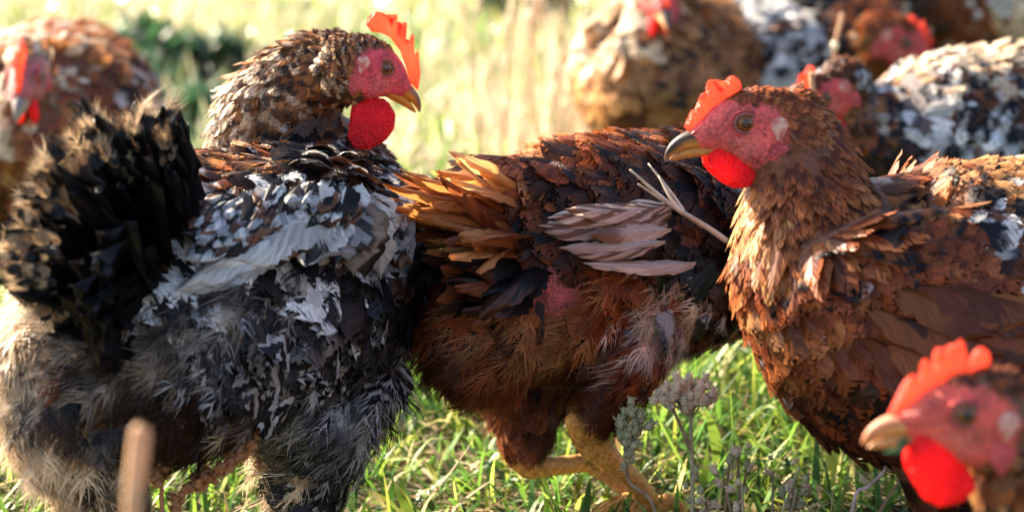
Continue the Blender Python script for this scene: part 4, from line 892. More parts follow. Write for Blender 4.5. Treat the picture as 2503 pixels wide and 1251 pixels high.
# ------------------------------------------------------------------ hen: near corner, only the head in view
D = dict(
 spine=[(3700,1720,1.36,3,3,172),(3560,1720,1.33,7,7,172),(3320,1700,1.29,9.5,9.2,173),(3060,1640,1.25,9,9,175),(2860,1500,1.22,7,7.2,177),(2720,1330,1.20,4.8,5.0,178),(2620,1210,1.19,3.9,4.2,179),(2540,1130,1.185,3.2,3.5,180),(2460,1080,1.18,2.6,3.0,180)],
 neck_from=5, foot=(3300,2050,1.25), under=(.12,.045,.02), voxel=.003, sigma=70, dens=16,
 head=dict(eye=(2365,1015), d=1.15, heading=180, pitch=2, scale=1.05, ys=1, gape=.15, face=(.62,.085,.060), beak_dark=(.60,.24,.12), beak_light=(.74,.36,.12),
   comb_px=[(2170,1010),(2200,950),(2215,925),(2232,912),(2246,925),(2250,890),(2262,876),(2272,884),(2280,912),(2282,868),(2290,850),(2300,852),(2306,906),(2310,856),(2320,838),(2330,844),(2333,892),(2334,840),(2345,824),(2357,838),(2366,886),(2380,858),(2398,846),(2418,860),(2424,880),(2416,905),(2400,930),(2350,935),(2290,965),(2230,1000),(2190,1030)],
   wattle_px=[(2222,1080),(2255,1050),(2330,1090),(2375,1160),(2385,1195),(2350,1225),(2300,1238),(2255,1215),(2225,1160)], wattle_y=.7),
 hints=[(2350,930,20,.7,.45,0,'rust'),(2440,930,0,1.0,.42,0,'rustdk'),(2500,960,-15,1.5,.38,0,'rust'),(2480,1050,-30,1.5,.38,0,'rust'),(2520,1150,-50,1.8,.34,1,'rust'),(2450,1190,-70,1.6,.36,0,'spot'),(2380,1240,-90,1.3,.42,0,'gold'),(2440,1260,-80,1.7,.36,1,'spot'),(2600,1250,-50,2.4,.3,1,'rust'),(2900,1500,-30,3,.4,0,'rust'),(3300,1650,-10,3.4,.42,0,'rust'),(3300,1400,-5,3.2,.42,0,'rustdk')])  # gold under the wattle paints sunlit fluff
rootD, wingD, hdD = hen('brown_hen', 'brown hen holding a green grass blade in its beak, only its head in view', D)
V, F = tube([hdD.w(2.2, -.4, -1.55), hdD.w(2.6, .45, -1.62), hdD.w(2.9, .9, -1.9), hdD.w(3.6, 1.1, -2.0)], [.0016,.0022,.0018,.0004], 6)
M_BLADE1 = noise_mat('held_grass_blade', (.06,.13,.05), (.10,.18,.07), 80, .5, .3, .1, .3)
bl = link('grass_blade', new_mesh('grass_blade', V, [F]), M_BLADE1); bl['label'] = 'short green grass blade held in the beak of the hen in the near corner'; bl['category'] = 'grass blade'
for x, d in ((3300, 1.24), (3480, 1.33)):
    an = on_ground(x, d); an[2] = .012; hp = an + np.array((.0, 0, .10))
    shank(rootD, [hp + np.array((0, 0, .03)), hp, an + np.array((.004,0,.05)), an], [.016,.011,.0072,.0078], foot_toes(an, 178), .0046)

# ------------------------------------------------------------------ hens behind
E = dict(
 spine=[(150,180,2.68,3,3,-86),(150,215,2.63,8,7.6,-86),(145,285,2.54,10.2,9.6,-86),(125,325,2.46,10.2,9.6,-86),(105,340,2.40,8.4,8.6,-88),(85,290,2.36,5.6,5.8,-90),(75,235,2.34,3.6,3.8,-90),(72,205,2.33,2.6,2.8,-90)],
 neck_from=5, foot=(110,640,2.5), under=(.12,.04,.02), voxel=.0045, sigma=60, dens=9, coarse=True, gap=.30,
 head=dict(eye=(104,185), d=2.29, heading=-92, pitch=-22, scale=1.15, ys=1, comb_k=(.9,.8), face=(.40,.10,.10), beak_dark=(.25,.2,.18), beak_light=(.55,.40,.25)),
 limbs=[[(40,480,2.42,5),(30,620,2.42,2)],[(190,480,2.44,5),(195,620,2.44,2)]],
 hints=[(10,100,170,3,.45,0,'rustlt'),(100,90,90,3,.45,0,'rustlt'),(200,110,40,3,.45,0,'rustlt'),(280,150,20,3,.45,0,'rust'),(320,220,-20,3,.45,0,'pinkwh'),(260,200,-10,3,.45,0,'rustdk'),(180,180,30,2,.45,0,'rust'),(340,300,-60,3,.45,0,'rust'),(220,280,-60,3,.45,0,'rust'),(280,350,-80,3,.5,0,'rustdk'),(180,360,-85,3,.5,0,'rust'),(60,380,-90,3,.5,0,'rust'),(60,130,120,1,.45,0,'pinkwh'),(120,140,60,1.2,.45,0,'cream'),(20,200,180,1.5,.45,0,'cream'),(130,240,-60,1.8,.45,0,'rust'),(30,440,-95,3,.5,0,'rustdk'),(-60,300,200,3,.5,0,'rustlt')])  # rustlt along the top paints the sunlit rim of the back
rootE, _, hdE = hen('brown_hen', 'brown hen facing the camera behind the black fanned tail', E)
Ff = dict(
 spine=[(1655,40,3.02,3,3,-82),(1652,95,2.96,8,7.6,-82),(1645,150,2.86,10.4,9.2,-82),(1636,180,2.76,10.6,9.0,-82),(1622,175,2.69,8.6,8.6,-84),(1615,95,2.66,5.4,5.6,-86),(1612,25,2.65,3.6,3.8,-86),(1612,-15,2.64,2.6,2.8,-86)],
 neck_from=5, foot=(1630,590,2.75), under=(.16,.07,.03), voxel=.0045, sigma=55, dens=9, coarse=True, gap=.30,
 head=dict(eye=(1652,-22), d=2.60, heading=-80, pitch=-20, scale=1.2, ys=1),
 limbs=[[(1560,280,2.72,5),(1550,420,2.72,2.2)],[(1700,280,2.74,5),(1705,420,2.74,2.2)]],
 hints=[(1420,60,200,3,.45,0,'cream'),(1400,150,230,3,.45,0,'gold'),(1440,220,250,3,.5,0,'gold'),(1500,300,262,3,.5,0,'gold'),(1540,120,250,3,.5,0,'buff'),(1600,220,268,3,.5,0,'buff'),(1700,180,280,3,.5,0,'buff'),(1700,80,290,2.6,.5,0,'buff'),(1780,120,300,3,.5,0,'rustlt'),(1820,220,290,3,.5,0,'buff'),(1740,280,275,3,.5,0,'rustlt'),(1640,300,270,3,.5,0,'rust'),(1560,270,265,3,.5,0,'rustdk'),(1580,350,262,3,.5,2,'gold'),(1850,90,-20,3,.45,0,'rustdk'),(1830,30,-10,3,.45,0,'rustlt'),(1540,30,200,2,.45,0,'cream'),(1680,120,285,2,.45,0,'spot')])  # gold and cream on the left flank paint its sunlit strip
rootF, _, hdF = hen('buff_hen', 'buff brown hen with a round breast, its head cut by the top edge', Ff)
Ii = dict(
 spine=[(2800,250,2.30,3,3,186),(2700,290,2.29,7,7,186),(2560,330,2.27,9.2,8.6,186),(2400,345,2.25,9.4,8.6,187),(2260,345,2.22,8.2,7.6,189),(2160,335,2.20,6.0,5.6,190),(2100,300,2.185,4.2,4.2,190),(2065,265,2.175,3.2,3.2,190),(2045,240,2.17,2.4,2.6,190)],
 neck_from=5.5, foot=(2400,800,2.25), under=(.08,.06,.06), voxel=.004, sigma=50, dens=12, coarse=True, gap=.28,
 head=dict(eye=(2022,240), d=2.13, heading=196, pitch=-42, scale=1.0, ys=1, comb_k=(.85,.75)),
 hints=[(2300,140,10,2.6,.45,0,'cream'),(2400,130,5,2.6,.45,0,'cream'),(2200,190,20,2.2,.45,0,'specklt'),(2120,200,30,1.6,.45,0,'graywh'),(2100,260,-40,2,.45,0,'rustdk'),(2180,260,-30,2.4,.45,0,'bktip'),(2260,220,-10,2.4,.45,0,'whtip'),(2340,200,0,2.4,.45,0,'spot'),(2420,200,-5,2.4,.45,0,'specklt'),(2480,180,-5,2.6,.45,0,'spot'),(2240,290,-15,2.6,.45,0,'white'),(2200,330,-20,2.6,.45,0,'black'),(2320,280,-12,2.4,.45,0,'brownbk'),(2400,270,-10,2.4,.45,0,'bktip'),(2460,290,-10,2.4,.45,0,'spot'),(2260,360,-20,2.6,.5,0,'graywh'),(2360,350,-15,2.6,.5,0,'whtip'),(2160,380,-40,2.4,.5,0,'brownbk'),(2400,380,-10,2.6,.5,0,'white'),(2300,400,-15,2.6,.5,0,'graywh'),(2490,360,-10,2.6,.5,0,'black'),(2600,300,-5,3,.5,0,'speck'),(2130,320,-45,2,.45,0,'spot'),(2060,210,60,1,.45,0,'rustdk')])  # cream on top of the back paints its light rim
rootI, _, hdI = hen('speckled_hen', 'white, black and brown speckled hen stooping with its head low behind the profile hen', Ii)
Hh = dict(
 spine=[(1890,20,3.0,3,3,-25),(1930,30,2.96,6.5,6.5,-25),(1990,50,2.90,8.4,8.2,-25),(2060,80,2.82,7.6,7.4,-24),(2120,105,2.76,5.4,5.4,-22),(2155,115,2.73,4.0,4.0,-20),(2180,112,2.71,3.0,3.0,-18)],
 neck_from=4.6, foot=(2000,560,2.85), under=(.04,.02,.015), voxel=.0045, sigma=45, dens=9, coarse=True, gap=.30,
 head=dict(eye=(2213,105), d=2.66, heading=-14, pitch=-30, scale=1.2, ys=-1, comb_k=(.75,.62)),
 hints=[(1960,-10,180,2.8,.45,0,'rustdk'),(2020,20,170,2.8,.45,0,'black'),(2050,80,200,2.8,.45,0,'black'),(2100,60,180,2.4,.45,0,'rustdk'),(2060,150,230,2.8,.45,0,'brownbk'),(2140,140,210,2,.42,1,'rustlt'),(2180,130,200,1.4,.42,1,'buff'),(2160,90,170,1.6,.42,1,'rust'),(1960,60,210,2.8,.45,0,'rustdk'),(1980,140,240,2.8,.45,0,'brownbk'),(2210,60,170,.8,.45,0,'rust')])
rootH, _, hdH = hen('dark_brown_hen', 'dark brown hen with its head dipped beside the white feathered hen', Hh)
G = dict(
 spine=[(2470,0,3.25,3,3,176),(2420,0,3.24,6.5,6.5,176),(2320,-20,3.22,8.6,8.4,176),(2200,-25,3.18,9.0,8.6,176),(2080,-30,3.14,7.6,7.2,176),(2010,-80,3.12,5.0,5.2,176),(1990,-140,3.11,3.8,4.0,176),(1970,-190,3.11,2.6,2.8,176)],
 neck_from=5, foot=(2250,480,3.2), under=(.06,.025,.015), voxel=.0045, sigma=45, dens=9, coarse=True, gap=.30,
 head=dict(eye=(1925,-200), d=3.08, heading=176, pitch=0, scale=1.1, ys=1),
 limbs=[[(2300,100,3.2,5),(2310,220,3.2,2)],[(2180,100,3.2,5),(2180,220,3.2,2)]],
 hints=[(2100,20,-20,3,.45,0,'rustdk'),(2200,20,-15,3,.45,0,'brownbk'),(2180,60,-15,3,.45,0,'pinkwh'),(2250,60,-15,3,.45,0,'rustdk'),(2320,40,-10,3,.45,0,'rust'),(2390,45,-20,3,.5,0,'white'),(2340,90,-20,3,.45,0,'rust'),(2300,10,-5,3,.45,0,'rustdk'),(2380,100,-40,3,.45,0,'rust'),(2430,40,-10,3,.45,0,'cream'),(2120,80,-30,3,.45,0,'rustdk'),(2200,-80,0,3,.45,0,'rustdk')])
rootG, _, hdG = hen('dark_brown_hen', 'dark brown hen with one white patch on its side, farthest back of the flock', G)
J = dict(
 spine=[(1880,180,2.72,3,3,75),(1890,170,2.75,6.4,6.0,75),(1900,140,2.83,8.0,7.6,75),(1912,105,2.91,8.0,7.6,75),(1925,60,2.98,6.4,6.4,75),(1935,-10,3.02,4.4,4.6,75),(1938,-70,3.03,3.4,3.6,75),(1940,-110,3.03,2.5,2.7,75)],
 neck_from=5, foot=(1900,560,2.85), under=(.30,.29,.29), voxel=.0045, sigma=45, dens=9, coarse=True, gap=.30,
 head=dict(eye=(1960,-125), d=3.05, heading=60, pitch=0, scale=1.1, ys=-1),
 limbs=[[(1850,260,2.8,4.5),(1850,380,2.8,2)],[(1960,260,2.84,4.5),(1960,380,2.84,2)]],
 hints=[(1900,10,200,3,.45,0,'graywh'),(1960,40,-40,3.2,.4,0,'white'),(1980,80,-25,3.4,.36,0,'graywh'),(1940,100,-30,3.2,.4,0,'bktip'),(1900,120,260,3,.45,0,'brownbk'),(1900,160,-50,3,.45,0,'white'),(1960,160,-35,3,.45,0,'white'),(1880,200,250,3,.45,0,'white'),(1940,220,-60,3,.45,0,'graywh'),(1990,200,-40,3,.45,0,'white'),(1900,270,260,3,.5,0,'graywh')])
rootJ, _, hdJ = hen('white_hen', 'white hen with grey barred feathers, seen from behind between two brown hens', J)
for r0, pairs, hd_ in ((rootE, ((30, 2.42), (195, 2.44)), -88), (rootF, ((1550, 2.72), (1705, 2.74)), -82), (rootG, ((2310, 3.2), (2180, 3.2)), 176), (rootJ, ((1850, 2.8), (1960, 2.84)), 75), (rootI, ((2360, 2.22), (2450, 2.3)), 186), (rootH, ((1985, 2.87), (2040, 2.9)), -25)):
    for x, d in pairs:
        an = on_ground(x, d); an[2] = .012; hp = an + np.array((.0, .0, .08))
        shank(r0, [hp + np.array((0, 0, .045)), hp, an + np.array((0,0,.04)), an], [.018,.011,.0072,.0078], foot_toes(an, hd_), .0046)

# ------------------------------------------------------------------ grass, weeds, dried flowers
def blades(name, base, h, w, az, lean, curl, col, segs=4, mat=None, parent=None):
    h = np.minimum(h, np.median(h) * 2.2)
    m = len(base); t = np.linspace(0, 1, segs + 1)
    dirv = np.stack([np.cos(az), np.sin(az), 0 * az], 1); side = np.stack([-np.sin(az), np.cos(az), 0 * az], 1)
    ang = lean[:, None] + curl[:, None] * t[None]                 # from upright
    dx = np.sin(ang) * h[:, None] / segs; dz = np.cos(ang) * h[:, None] / segs
    X = np.cumsum(np.c_[np.zeros(m), dx[:, :-1]], 1); Z = np.cumsum(np.c_[np.zeros(m), dz[:, :-1]], 1)
    c = base[:, None] + X[..., None] * dirv[:, None] + Z[..., None] * np.array([0, 0, 1.0])
    c[..., 2] = np.maximum(c[..., 2], .003)
    tw = rng.normal(0, .7, (m, 1)) + rng.normal(0, .5, (m, 1)) * t[None]
    prof = np.interp(t, [0, .3, .75, 1], [.75, 1, .7, .04])
    sv = np.cos(tw)[..., None] * side[:, None] + np.sin(tw)[..., None] * np.array([0, 0, 1.0]) * .6 + np.sin(tw)[..., None] * dirv[:, None] * .5
    off = sv * (w[:, None] * prof[None])[..., None] * .5
    V = np.stack([c - off, c + off], 2).reshape(-1, 3); k = 2 * (segs + 1)
    f = np.array([(2 * i, 2 * i + 1, 2 * i + 3, 2 * i + 2) for i in range(segs)])
    F = (f[None] + (np.arange(m) * k)[:, None, None]).reshape(-1, 4)
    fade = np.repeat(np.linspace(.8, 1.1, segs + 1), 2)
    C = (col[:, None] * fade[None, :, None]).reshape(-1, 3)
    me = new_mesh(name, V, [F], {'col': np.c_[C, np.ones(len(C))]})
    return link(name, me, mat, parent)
M_GRASS = attr_mat('grass_blade', .45, .3, .50, 120, .3)
M_DRY = attr_mat('dry_grass_blade', .6, .25, .45, 120, .25)
def cols(opts, wts, m, j=.22):
    o = np.array(opts)[rng.choice(len(opts), m, p=np.array(wts) / np.sum(wts))]
    return np.clip(o * np.exp(rng.normal(0, j, (m, 1))), 0, .9)
def vnoise(x, y, s, seed=0):
    """smooth value noise 0..1"""
    r = np.random.default_rng(seed); g = r.random((64, 64)); X, Y = x / s + 31.3, y / s + 17.7
    i, j = np.floor(X).astype(int), np.floor(Y).astype(int); fx, fy = X - i, Y - j; fx = fx * fx * (3 - 2 * fx); fy = fy * fy * (3 - 2 * fy)
    g_ = lambda a, b: g[a % 64, b % 64]
    return (g_(i, j) * (1 - fx) + g_(i + 1, j) * fx) * (1 - fy) + (g_(i, j + 1) * (1 - fx) + g_(i + 1, j + 1) * fx) * fy
def scatter(y0, y1, n, pad=.35, margin=.3):
    y = np.sqrt(rng.random(n) * (y1 ** 2 - y0 ** 2) + y0 ** 2); x = (rng.random(n) * 2 - 1) * (y * .2118 * (1 + pad) + margin)
    return np.stack([x, y, 0 * x], 1)
GREENS = [(.085,.19,.028),(.14,.27,.038),(.24,.36,.05),(.045,.11,.03),(.40,.44,.08),(.48,.41,.17)]
p = scatter(1.42, 2.5, 25000); nz = vnoise(p[:, 0], p[:, 1], .05, 3); p = p[rng.random(len(p)) < .35 + .8 * nz]; m = len(p); nz = vnoise(p[:, 0], p[:, 1], .12, 5)
blades('grass', p, np.clip((p[:, 1] - 1.35) / .55, .38, 1) * (.045 + .05 * nz) * np.exp(rng.normal(0, .3, m)), .0042 * np.exp(rng.normal(0, .3, m)), rng.random(m) * 6.283, np.abs(rng.normal(.42, .33, m)), rng.normal(1.0, .6, m), cols(GREENS, [2.6, 3, 2.6, 2.2, 1.5, .8], m), 5, M_GRASS)['kind'] = 'stuff'
p = scatter(1.42, 2.6, 3500); m = len(p)
blades('dead_litter', p + np.array((0, 0, .006)), .05 * np.exp(rng.normal(0, .4, m)), .0035 * np.exp(rng.normal(0, .4, m)), rng.random(m) * 6.283, rng.normal(1.15, .3, m), rng.normal(.3, .4, m), cols([(.40,.28,.14),(.52,.42,.26),(.25,.16,.08)], [1, 1, 1], m), 4, M_DRY)['kind'] = 'stuff'
WEEDS = [(430,3.95,.15),(350,4.1,.09),(540,3.95,.09),(520,3.5,.08),(1285,4.9,.11),(2490,4.4,.13)]
def clear(p):
    k = np.ones(len(p), bool)
    for px, d, r in WEEDS:
        g = on_ground(px, d); k &= ((p[:, 0] - g[0]) / r) ** 2 + ((p[:, 1] - g[1] + .04) / r) ** 2 > 1.0 * (.7 + .6 * rng.random(len(p)))
    return p[k]
p = clear(scatter(2.45, 9.0, 105000, .25)); n1 = vnoise(p[:, 0], p[:, 1], .22, 8); n2 = vnoise(p[:, 0], p[:, 1], .07, 9); nz = .6 * n1 + .4 * n2; m = len(p); far = p[:, 1]
cg = cols(GREENS, [2, 3, 3, 1.2, 2, .5], m); cd = cols([(.58,.49,.32),(.68,.60,.45),(.50,.40,.24),(.42,.42,.18),(.62,.47,.36)], [3, 3, 2, 2, 1], m)
isd = rng.random(m) < np.clip(.38 + 1.9 * (nz - .5) + .05 * (far - 3), .05, .92)
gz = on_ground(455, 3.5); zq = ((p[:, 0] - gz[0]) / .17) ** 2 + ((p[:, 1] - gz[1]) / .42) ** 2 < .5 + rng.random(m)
isd &= ~zq; cg[zq] = cols([(.075,.15,.075),(.11,.20,.11),(.05,.10,.055),(.20,.26,.15)], [3, 3, 2, 1], zq.sum())  # shade of the weed clump painted in as bluish green blades
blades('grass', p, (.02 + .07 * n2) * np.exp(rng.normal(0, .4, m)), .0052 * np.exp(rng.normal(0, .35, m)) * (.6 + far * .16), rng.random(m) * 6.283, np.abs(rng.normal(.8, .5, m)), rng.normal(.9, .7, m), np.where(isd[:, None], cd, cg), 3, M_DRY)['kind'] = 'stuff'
M_GLOSSY = attr_mat('glossy_grass_blade', .2, .8, .35, 120, .2)  # extra low-roughness blades, added to give sun glints in the blur
p = scatter(2.5, 6.5, 11000, .1); m = len(p)
blades('glossy_grass', p, (.06 + .05 * rng.random(m)), .006 * np.exp(rng.normal(0, .3, m)), rng.random(m) * 6.283, np.abs(rng.normal(.6, .4, m)), rng.normal(.9, .5, m), cols([(.30,.34,.12),(.5,.44,.28)], [1, 1], m), 3, M_GLOSSY)['kind'] = 'stuff'

# ------------------------------------------------------------------ weeds and dried stalks
M_STEM = noise_mat('dry_stem', (.20,.13,.08), (.34,.24,.15), 90, .7, .2, .4, .1)
M_STEMG = noise_mat('grey_green_stem', (.26,.24,.14), (.42,.38,.24), 90, .7, .2, .4, .1)
M_FLORET = noise_mat('dry_floret', (.60,.48,.33), (.76,.66,.50), 300, .8, .1, .6, .25)
M_BUD = noise_mat('green_bud', (.30,.33,.16), (.50,.46,.30), 300, .8, .1, .6, .2)
M_DOCK = noise_mat('dock_seed', (.50,.20,.08), (.68,.36,.17), 200, .7, .2, .4, .5)
M_STICK = noise_mat('tan_straw', (.48,.27,.14), (.60,.38,.22), 30, .6, .2, .3, .3)
def floret_mesh(name, seed, n=9, r0=.0021, long=1.6):
    """a dried bloom: a small cup with a tuft of points"""
    r = np.random.default_rng(seed); V, F = ellipsoid(np.zeros(3), (np.array((r0, 0, 0)), np.array((0, r0, 0)), np.array((0, 0, r0 * 1.25))), 9, 6)
    V = V * (1 + .16 * r.normal(size=(len(V), 1))); parts = [(V, F)]
    for i in range(n):
        a = 6.283 * i / n + r.random() * .4; o = np.array((math.cos(a), math.sin(a), 0)); t = np.array((-o[1], o[0], 0))
        b = o * r0 * .6 + np.array((0, 0, r0 * .7)); e = o * r0 * (.9 + .6 * r.random()) + np.array((0, 0, r0 * long * (.9 + .5 * r.random())))
        m_ = (b + e) / 2 + o * r0 * .35
        parts.append((np.array([b - t * r0 * .3, b + t * r0 * .3, m_ + t * r0 * .3, m_ - t * r0 * .3, e]), np.array([(0, 1, 2), (0, 2, 3), (3, 2, 4)])))
    return new_mesh(name, *[(v, [f]) for v, f in [merge(parts)]][0])
FLO = [floret_mesh('floret', i) for i in range(5)]
for me_ in FLO: me_.materials.append(M_FLORET)
BUD = [floret_mesh('bud', 20 + i, 7, .0024, 1.3) for i in range(4)]
for me_ in BUD: me_.materials.append(M_BUD)
def put(name, me, parent, p, dirv, sc):
    o = bpy.data.objects.new(name, me); COL.objects.link(o); o.parent = parent
    pl_ = parent_loc(parent)
    o.matrix_parent_inverse = Matrix.Translation(-pl_)
    q = Vector(dirv).to_track_quat('Z', 'Y') @ Vector((0, 0, 1)).rotation_difference(Vector((0, 0, 1)))
    o.rotation_mode = 'QUATERNION'; o.rotation_quaternion = q; o.location = Vector(p); o.scale = (sc, sc, sc); return o
def stalk(root, pts, r0, r1, mat, name='stem', parent=None):
    V, F = tube(pts, np.linspace(r0, r1, len(pts)), 8); return link(name, new_mesh(name, V, [F]), mat, parent or root)
def umbel(name, label, cat, px_path, d, head, nflo, spread, mats, mesh, group=None, r=.0012, base_px=None):
    """stem along a picture path at one distance, root on the ground below it; head = cluster of blooms on branchlets"""
    pts = [at(x, y, d + dd) for x, y, dd in px_path]
    g = on_ground(base_px if base_px else px_path[0][0], d); g[2] = -.004
    root = thing(name, label, cat, g, group)
    st = stalk(root, [g] + pts, r * 1.25, r * .8, mats)
    tip = pts[-1]; axis = nrm(pts[-1] - pts[-2])
    for i in range(nflo):
        a = 6.283 * rng.random(); rr = math.sqrt((i + .5) / nflo)
        e = tip + RIGHT * math.cos(a) * rr * spread[0] + np.array((0, 1, 0)) * math.sin(a) * rr * spread[0] * .8 + np.array((0, 0, 1)) * (spread[1] * (1 - .6 * rr * rr) + .004 * rng.normal())
        b = tip - axis * spread[1] * (.2 + .8 * rng.random())
        if i % 3 == 0: stalk(root, [b, (b + e) / 2 + axis * .001 + rng.normal(0, .0015, 3), e], .0007, .0005, mats, 'branchlet')
        put('floret' if mesh is FLO else 'bud', mesh[rng.integers(len(mesh))], root, e, nrm(e - b + .6 * np.array((0, 0, .01))), .8 + .6 * rng.random())
    return root
yr = umbel('dried_flower', 'dried flower with a broad pinkish head between the walking hen and the profile hen', 'dried flower', [(1692,1180,0),(1690,1090,0),(1688,1020,0),(1684,990,0)], 1.57, None, 64, (.0175, .011), M_STEMG, FLO)
stalk(yr, [at(1690,1105,1.57), at(1668,1050,1.568), at(1650,1010,1.566), at(1640,985,1.566)], .0013, .0009, M_STEM, 'side_stem')
for i in range(16):
    e = at(1635 + 18 * rng.normal(), 972 + 12 * rng.normal(), 1.565 + .006 * rng.normal()); put('floret', FLO[i % 5], yr, e, nrm(e - at(1640, 1010, 1.566)), .8 + .4 * rng.random())
ud = umbel('budding_stalk', 'thin bent stalk with a knob of green buds beside the yellow leg', 'dried flower', [(1600,1245,-.01),(1540,1180,0),(1530,1120,0),(1527,1070,0)], 1.585, None, 12, (.004, .004), M_STEM, BUD, base_px=1612)
for i in range(30):
    t = rng.random(); e = at(1535 + 28 * t + 14 * rng.normal(), 1085 - 75 * t + 14 * rng.normal() + 30 * (rng.random() < .3), 1.585 + .005 * rng.normal())
    put('bud', BUD[i % 4], ud, e, nrm(e - at(1530, 1110, 1.585)), .75 + .5 * rng.random())
low = thing('dried_weed', 'low tangle of grey beige dried weed buds along the bottom edge', 'dried weed', on_ground(1800, 1.62))
for i in range(13):
    x0 = 1660 + 310 * rng.random(); hh = 1251 - (40 + 110 * rng.random()) * (1 - .4 * abs(x0 - 1790) / 170); x1 = x0 + 30 * rng.normal(); d = 1.60 + .03 * rng.normal()
    b = on_ground(x0, d); b[2] = 0; e = at(x1, hh, d)
    stalk(low, [b, (b + e) / 2 + rng.normal(0, .004, 3), e], .0011, .0008, M_STEMG if i % 2 else M_STEM)
    for j in range(rng.integers(2, 6)):
        q = e + rng.normal(0, .0035, 3) - np.array((0, 0, .004 * j)); put('bud', (BUD if rng.random() < .5 else FLO)[j % 4], low, q, nrm(rng.normal(0, .5, 3) + np.array((0, 0, 1))), .6 + .6 * rng.random())
tw = thing('dried_twig', 'thin grey twig with a few curled leaves below the near hen\'s beak', 'dried twig', on_ground(2075, 1.50))
b = on_ground(2060, 1.50); b[2] = 0
stalk(tw, [b, at(2085,1240,1.50), at(2120,1190,1.50), at(2160,1152,1.50), at(2168,1115,1.50), at(2172,1085,1.50)], .0014, .0008, noise_mat('grey_twig', (.30,.25,.24), (.45,.40,.38), 120, .8, .1, .5))
for (x, y, dx, dy) in ((2168,1120,-40,-25),(2165,1145,55,-8),(2172,1090,-50,-10),(2170,1100,30,-30),(2130,1180,-30,-30)):
    long_feather('leaf', tw, at(x, y, 1.50), at(x + dx, y + dy, 1.50), .006, -FWD + UP * .8, (.36,.34,.20), (.46,.40,.26), 0, curve=.15, sag=.2, tip=.4, jag=.04, split=0, rows=7)
dk = thing('dock_stalk', 'reddish dock stalk with rusty seed clusters between the legs of the tailed hen', 'dock plant', on_ground(395, 1.50))
def dock(path, d, n, r, spread):
    pts = [at(x, y, d) for x, y in path]; stalk(dk, pts, r, r * .5, M_DOCK)
    A_ = catmull(np.array(pts), 8); A_ = A_[len(A_) // 4:]
    me_ = [floret_mesh('seed', 60 + i, 6, .0022, 1.2) for i in range(3)]
    for q in me_: q.materials.append(M_DOCK)
    for i in range(n):
        p_ = A_[rng.integers(len(A_))] + rng.normal(0, spread, 3); put('seed', me_[i % 3], dk, p_, nrm(rng.normal(0, 1, 3)), .8 + .8 * rng.random())
gd = on_ground(395, 1.50); gx, gy = to_px(gd)[0]
dock([(gx, gy), (395,1200), (390,1130), (400,1060)], 1.50, 20, .0016, .003)
dock([(gx + 10, gy), (440,1240), (500,1175), (560,1130), (640,1065)], 1.51, 44, .0012, .0026)
sk = thing('straw_stalk', 'thick tan straw stalk out of focus in front of the tailed hen', 'straw', on_ground(318, .90))
g = on_ground(318, .90); q0 = at(322,1300,.90); V, F = tube([g] + [g * (1 - q) + q0 * q for q in (.5, .8, .93)] + [q0, at(328,1200,.90), at(338,1110,.90), at(345,1050,.90), at(347,1042,.90)], [.0032,.0032,.0032,.0032,.0034,.0036,.0039,.0034,.0010], 12)
link('stem', new_mesh('stem', V, [F]), M_STICK, sk)
V, F = tube([at(326,1225,.90), at(327,1218,.90), at(328,1211,.90)], [.0036,.0040,.0036], 12); link('node', new_mesh('node', V, [F]), M_STICK, sk)
for (nm, lb, x0, y0, x1, y1, d, r) in (('straw_stalk', 'upright tan straw in front of the stooping speckled hen\'s red face', 1990,262,1984,190,2.0,.0030), ('straw_stalk', 'dry stalk with a bright drop shaped tip before the dark brown hens', 2040,112,2058,45,2.5,.0028)):
    g = on_ground(x0 + 5, d); t_ = thing(nm, lb, 'straw', g)
    p_ = at(x0, y0, d); stalk(t_, [g * (1 - q) + p_ * q for q in (0, .4, .7, .85, .93, .97, 1)] + [at(x1, y1, d)], r, r * .8, M_STICK)
    V, F = tube([at(x1, y1, d), at(x1 * 1.0001, y1 - 8, d), at(x1, y1 - 14, d)], [r * .8, r * .9, r * .2], 8); link('tip', new_mesh('tip', V, [F]), M_STICK, t_)
    if x0 == 2040:
        V, F = ellipsoid(at(2040, 112, d - .012), (RIGHT * .004, FWD * .004, UP * .005), 12, 8); link('seed_pod', new_mesh('seed_pod', V, [F]), noise_mat('shiny_pod', (.75,.68,.5), (.85,.8,.65), 40, .15, .8, 0, .3), t_)

# dry grass tufts with seed heads, dark leafy weeds
def tuft(label, px, d, n, hgt, spread, c, seeds=True, w=.0035):
    g = on_ground(px, d); root = thing('dry_grass_tuft', label, 'grass tuft', g, 'dry grass tufts standing in the meadow')
    m = n; base = np.tile(g, (m, 1)) + np.c_[rng.normal(0, spread, (m, 2)), np.zeros(m)]
    blades('leaves', base, hgt * np.exp(rng.normal(0, .3, m)), np.full(m, w), rng.random(m) * 6.283, np.abs(rng.normal(.12, .1, m)), rng.normal(.5, .3, m), cols(c, [1] * len(c), m), 5, M_DRY, root)
    if seeds:
        for i in range(8):
            b = g + np.r_[rng.normal(0, spread, 2), 0]; h = hgt * (1.1 + .5 * rng.random()); lx = rng.normal(.05, .25) * h
            top = b + np.array((lx, 0, h)); stalk(root, [b, (b + top) / 2 - np.array((lx * .15, 0, 0)), top], .0011, .0008, M_STICK, 'stem')
            V, F = tube([top, top + nrm(top - b) * .02, top + nrm(top - b) * .05], [.001, .0045, .0008], 8); V = V + rng.normal(0, .0006, V.shape); link('seed_head', new_mesh('seed_head', V, [F]), M_FLORET, root)
    return root
STRAW = [(.58,.46,.32),(.64,.52,.40),(.50,.38,.26)]
tuft('tall pinkish dry grass tuft with seed heads left of the buff hen', 1300, 2.95, 70, .16, .035, STRAW)
tuft('dry grass tuft nearer the tail of the walking hen', 1200, 3.3, 50, .13, .03, STRAW)
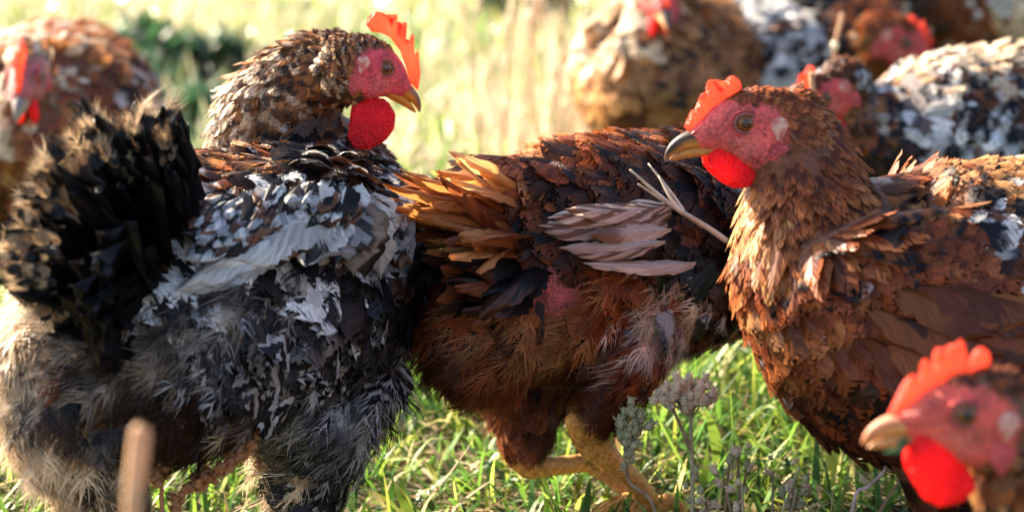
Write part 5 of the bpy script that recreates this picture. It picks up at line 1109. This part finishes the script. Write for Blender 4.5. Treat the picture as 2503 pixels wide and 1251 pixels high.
tuft('tall straw coloured tuft behind the buff hen\'s shoulder', 1390, 3.2, 60, .22, .03, STRAW)
def weed(label, px, d, n, rx, h, seed):
    g = on_ground(px, d); root = thing('leafy_weed', label, 'weed', g, 'dark green weeds in the meadow'); r = np.random.default_rng(seed)
    m = n; a = r.random(m) * 6.283; rr = np.sqrt(r.random(m)); base = g + np.c_[np.cos(a) * rr * rx, np.sin(a) * rr * rx * .7, np.zeros(m)]
    top = base.copy(); top[:, 2] = h * (1 - .6 * rr ** 2) * r.random(m)
    blades('leaves', top, .03 * np.exp(r.normal(0, .3, m)), .016 * np.exp(r.normal(0, .3, m)), r.random(m) * 6.283, np.abs(r.normal(.7, .4, m)), r.normal(.8, .3, m), cols([(.03,.075,.03),(.045,.10,.04),(.025,.06,.035)], [1, 1, 1], m), 4, M_GRASS, root)
    for i in range(7):
        q = base[i]; stalk(root, [q, q + np.array((.005, 0, h * .8))], .0018, .001, M_STEMG)
weed('low dark weed at the left foot of the wide clump', 350, 4.1, 500, .085, .10, 5)
weed('low dark weed between the wide clump and the hen\'s nape', 540, 3.95, 500, .085, .09, 6)
weed('wide dark green weed clump left of the turned hen\'s neck', 430, 3.95, 1000, .13, .10, 1)
weed('dark green weed clump below the far one, beside the hen\'s nape', 520, 3.5, 450, .075, .06, 2)
weed('dark green weed clump by the top edge left of the buff hen', 1285, 4.9, 800, .10, .11, 3)
weed('dark green weed clump in the top right corner', 2490, 4.4, 800, .12, .14, 4)
# dew: glossy beads added over the meadow grass to throw sun sparkles
def glints():
    m = 1500; p = scatter(2.6, 5.6, m, .1); p[:, 2] = .03 + .06 * rng.random(m); r = .0016 * np.exp(rng.normal(0, .35, m))
    v, f = ellipsoid(np.zeros(3), np.eye(3), 8, 5)
    V = (p[:, None] + v[None] * r[:, None, None]).reshape(-1, 3); F = (f[None] + (np.arange(m) * len(v))[:, None, None]).reshape(-1, 3)
    mt, n, l = mat_new('glint_bead_gloss'); g = N(n, 'ShaderNodeBsdfGlossy'); g.inputs['Roughness'].default_value = .28; g.inputs[0].default_value = (1, 1, 1, 1)
    t = N(n, 'ShaderNodeBsdfTranslucent'); t.inputs[0].default_value = (.9, .9, .85, 1)
    mx = N(n, 'ShaderNodeMixShader'); mx.inputs[0].default_value = .5; l.new(g.outputs[0], mx.inputs[1]); l.new(t.outputs[0], mx.inputs[2])
    o = N(n, 'ShaderNodeOutputMaterial'); l.new(mx.outputs[0], o.inputs[0])
    ob = link('glint_beads', new_mesh('glint_beads', V, [F]), mt); ob['kind'] = 'stuff'
glints()
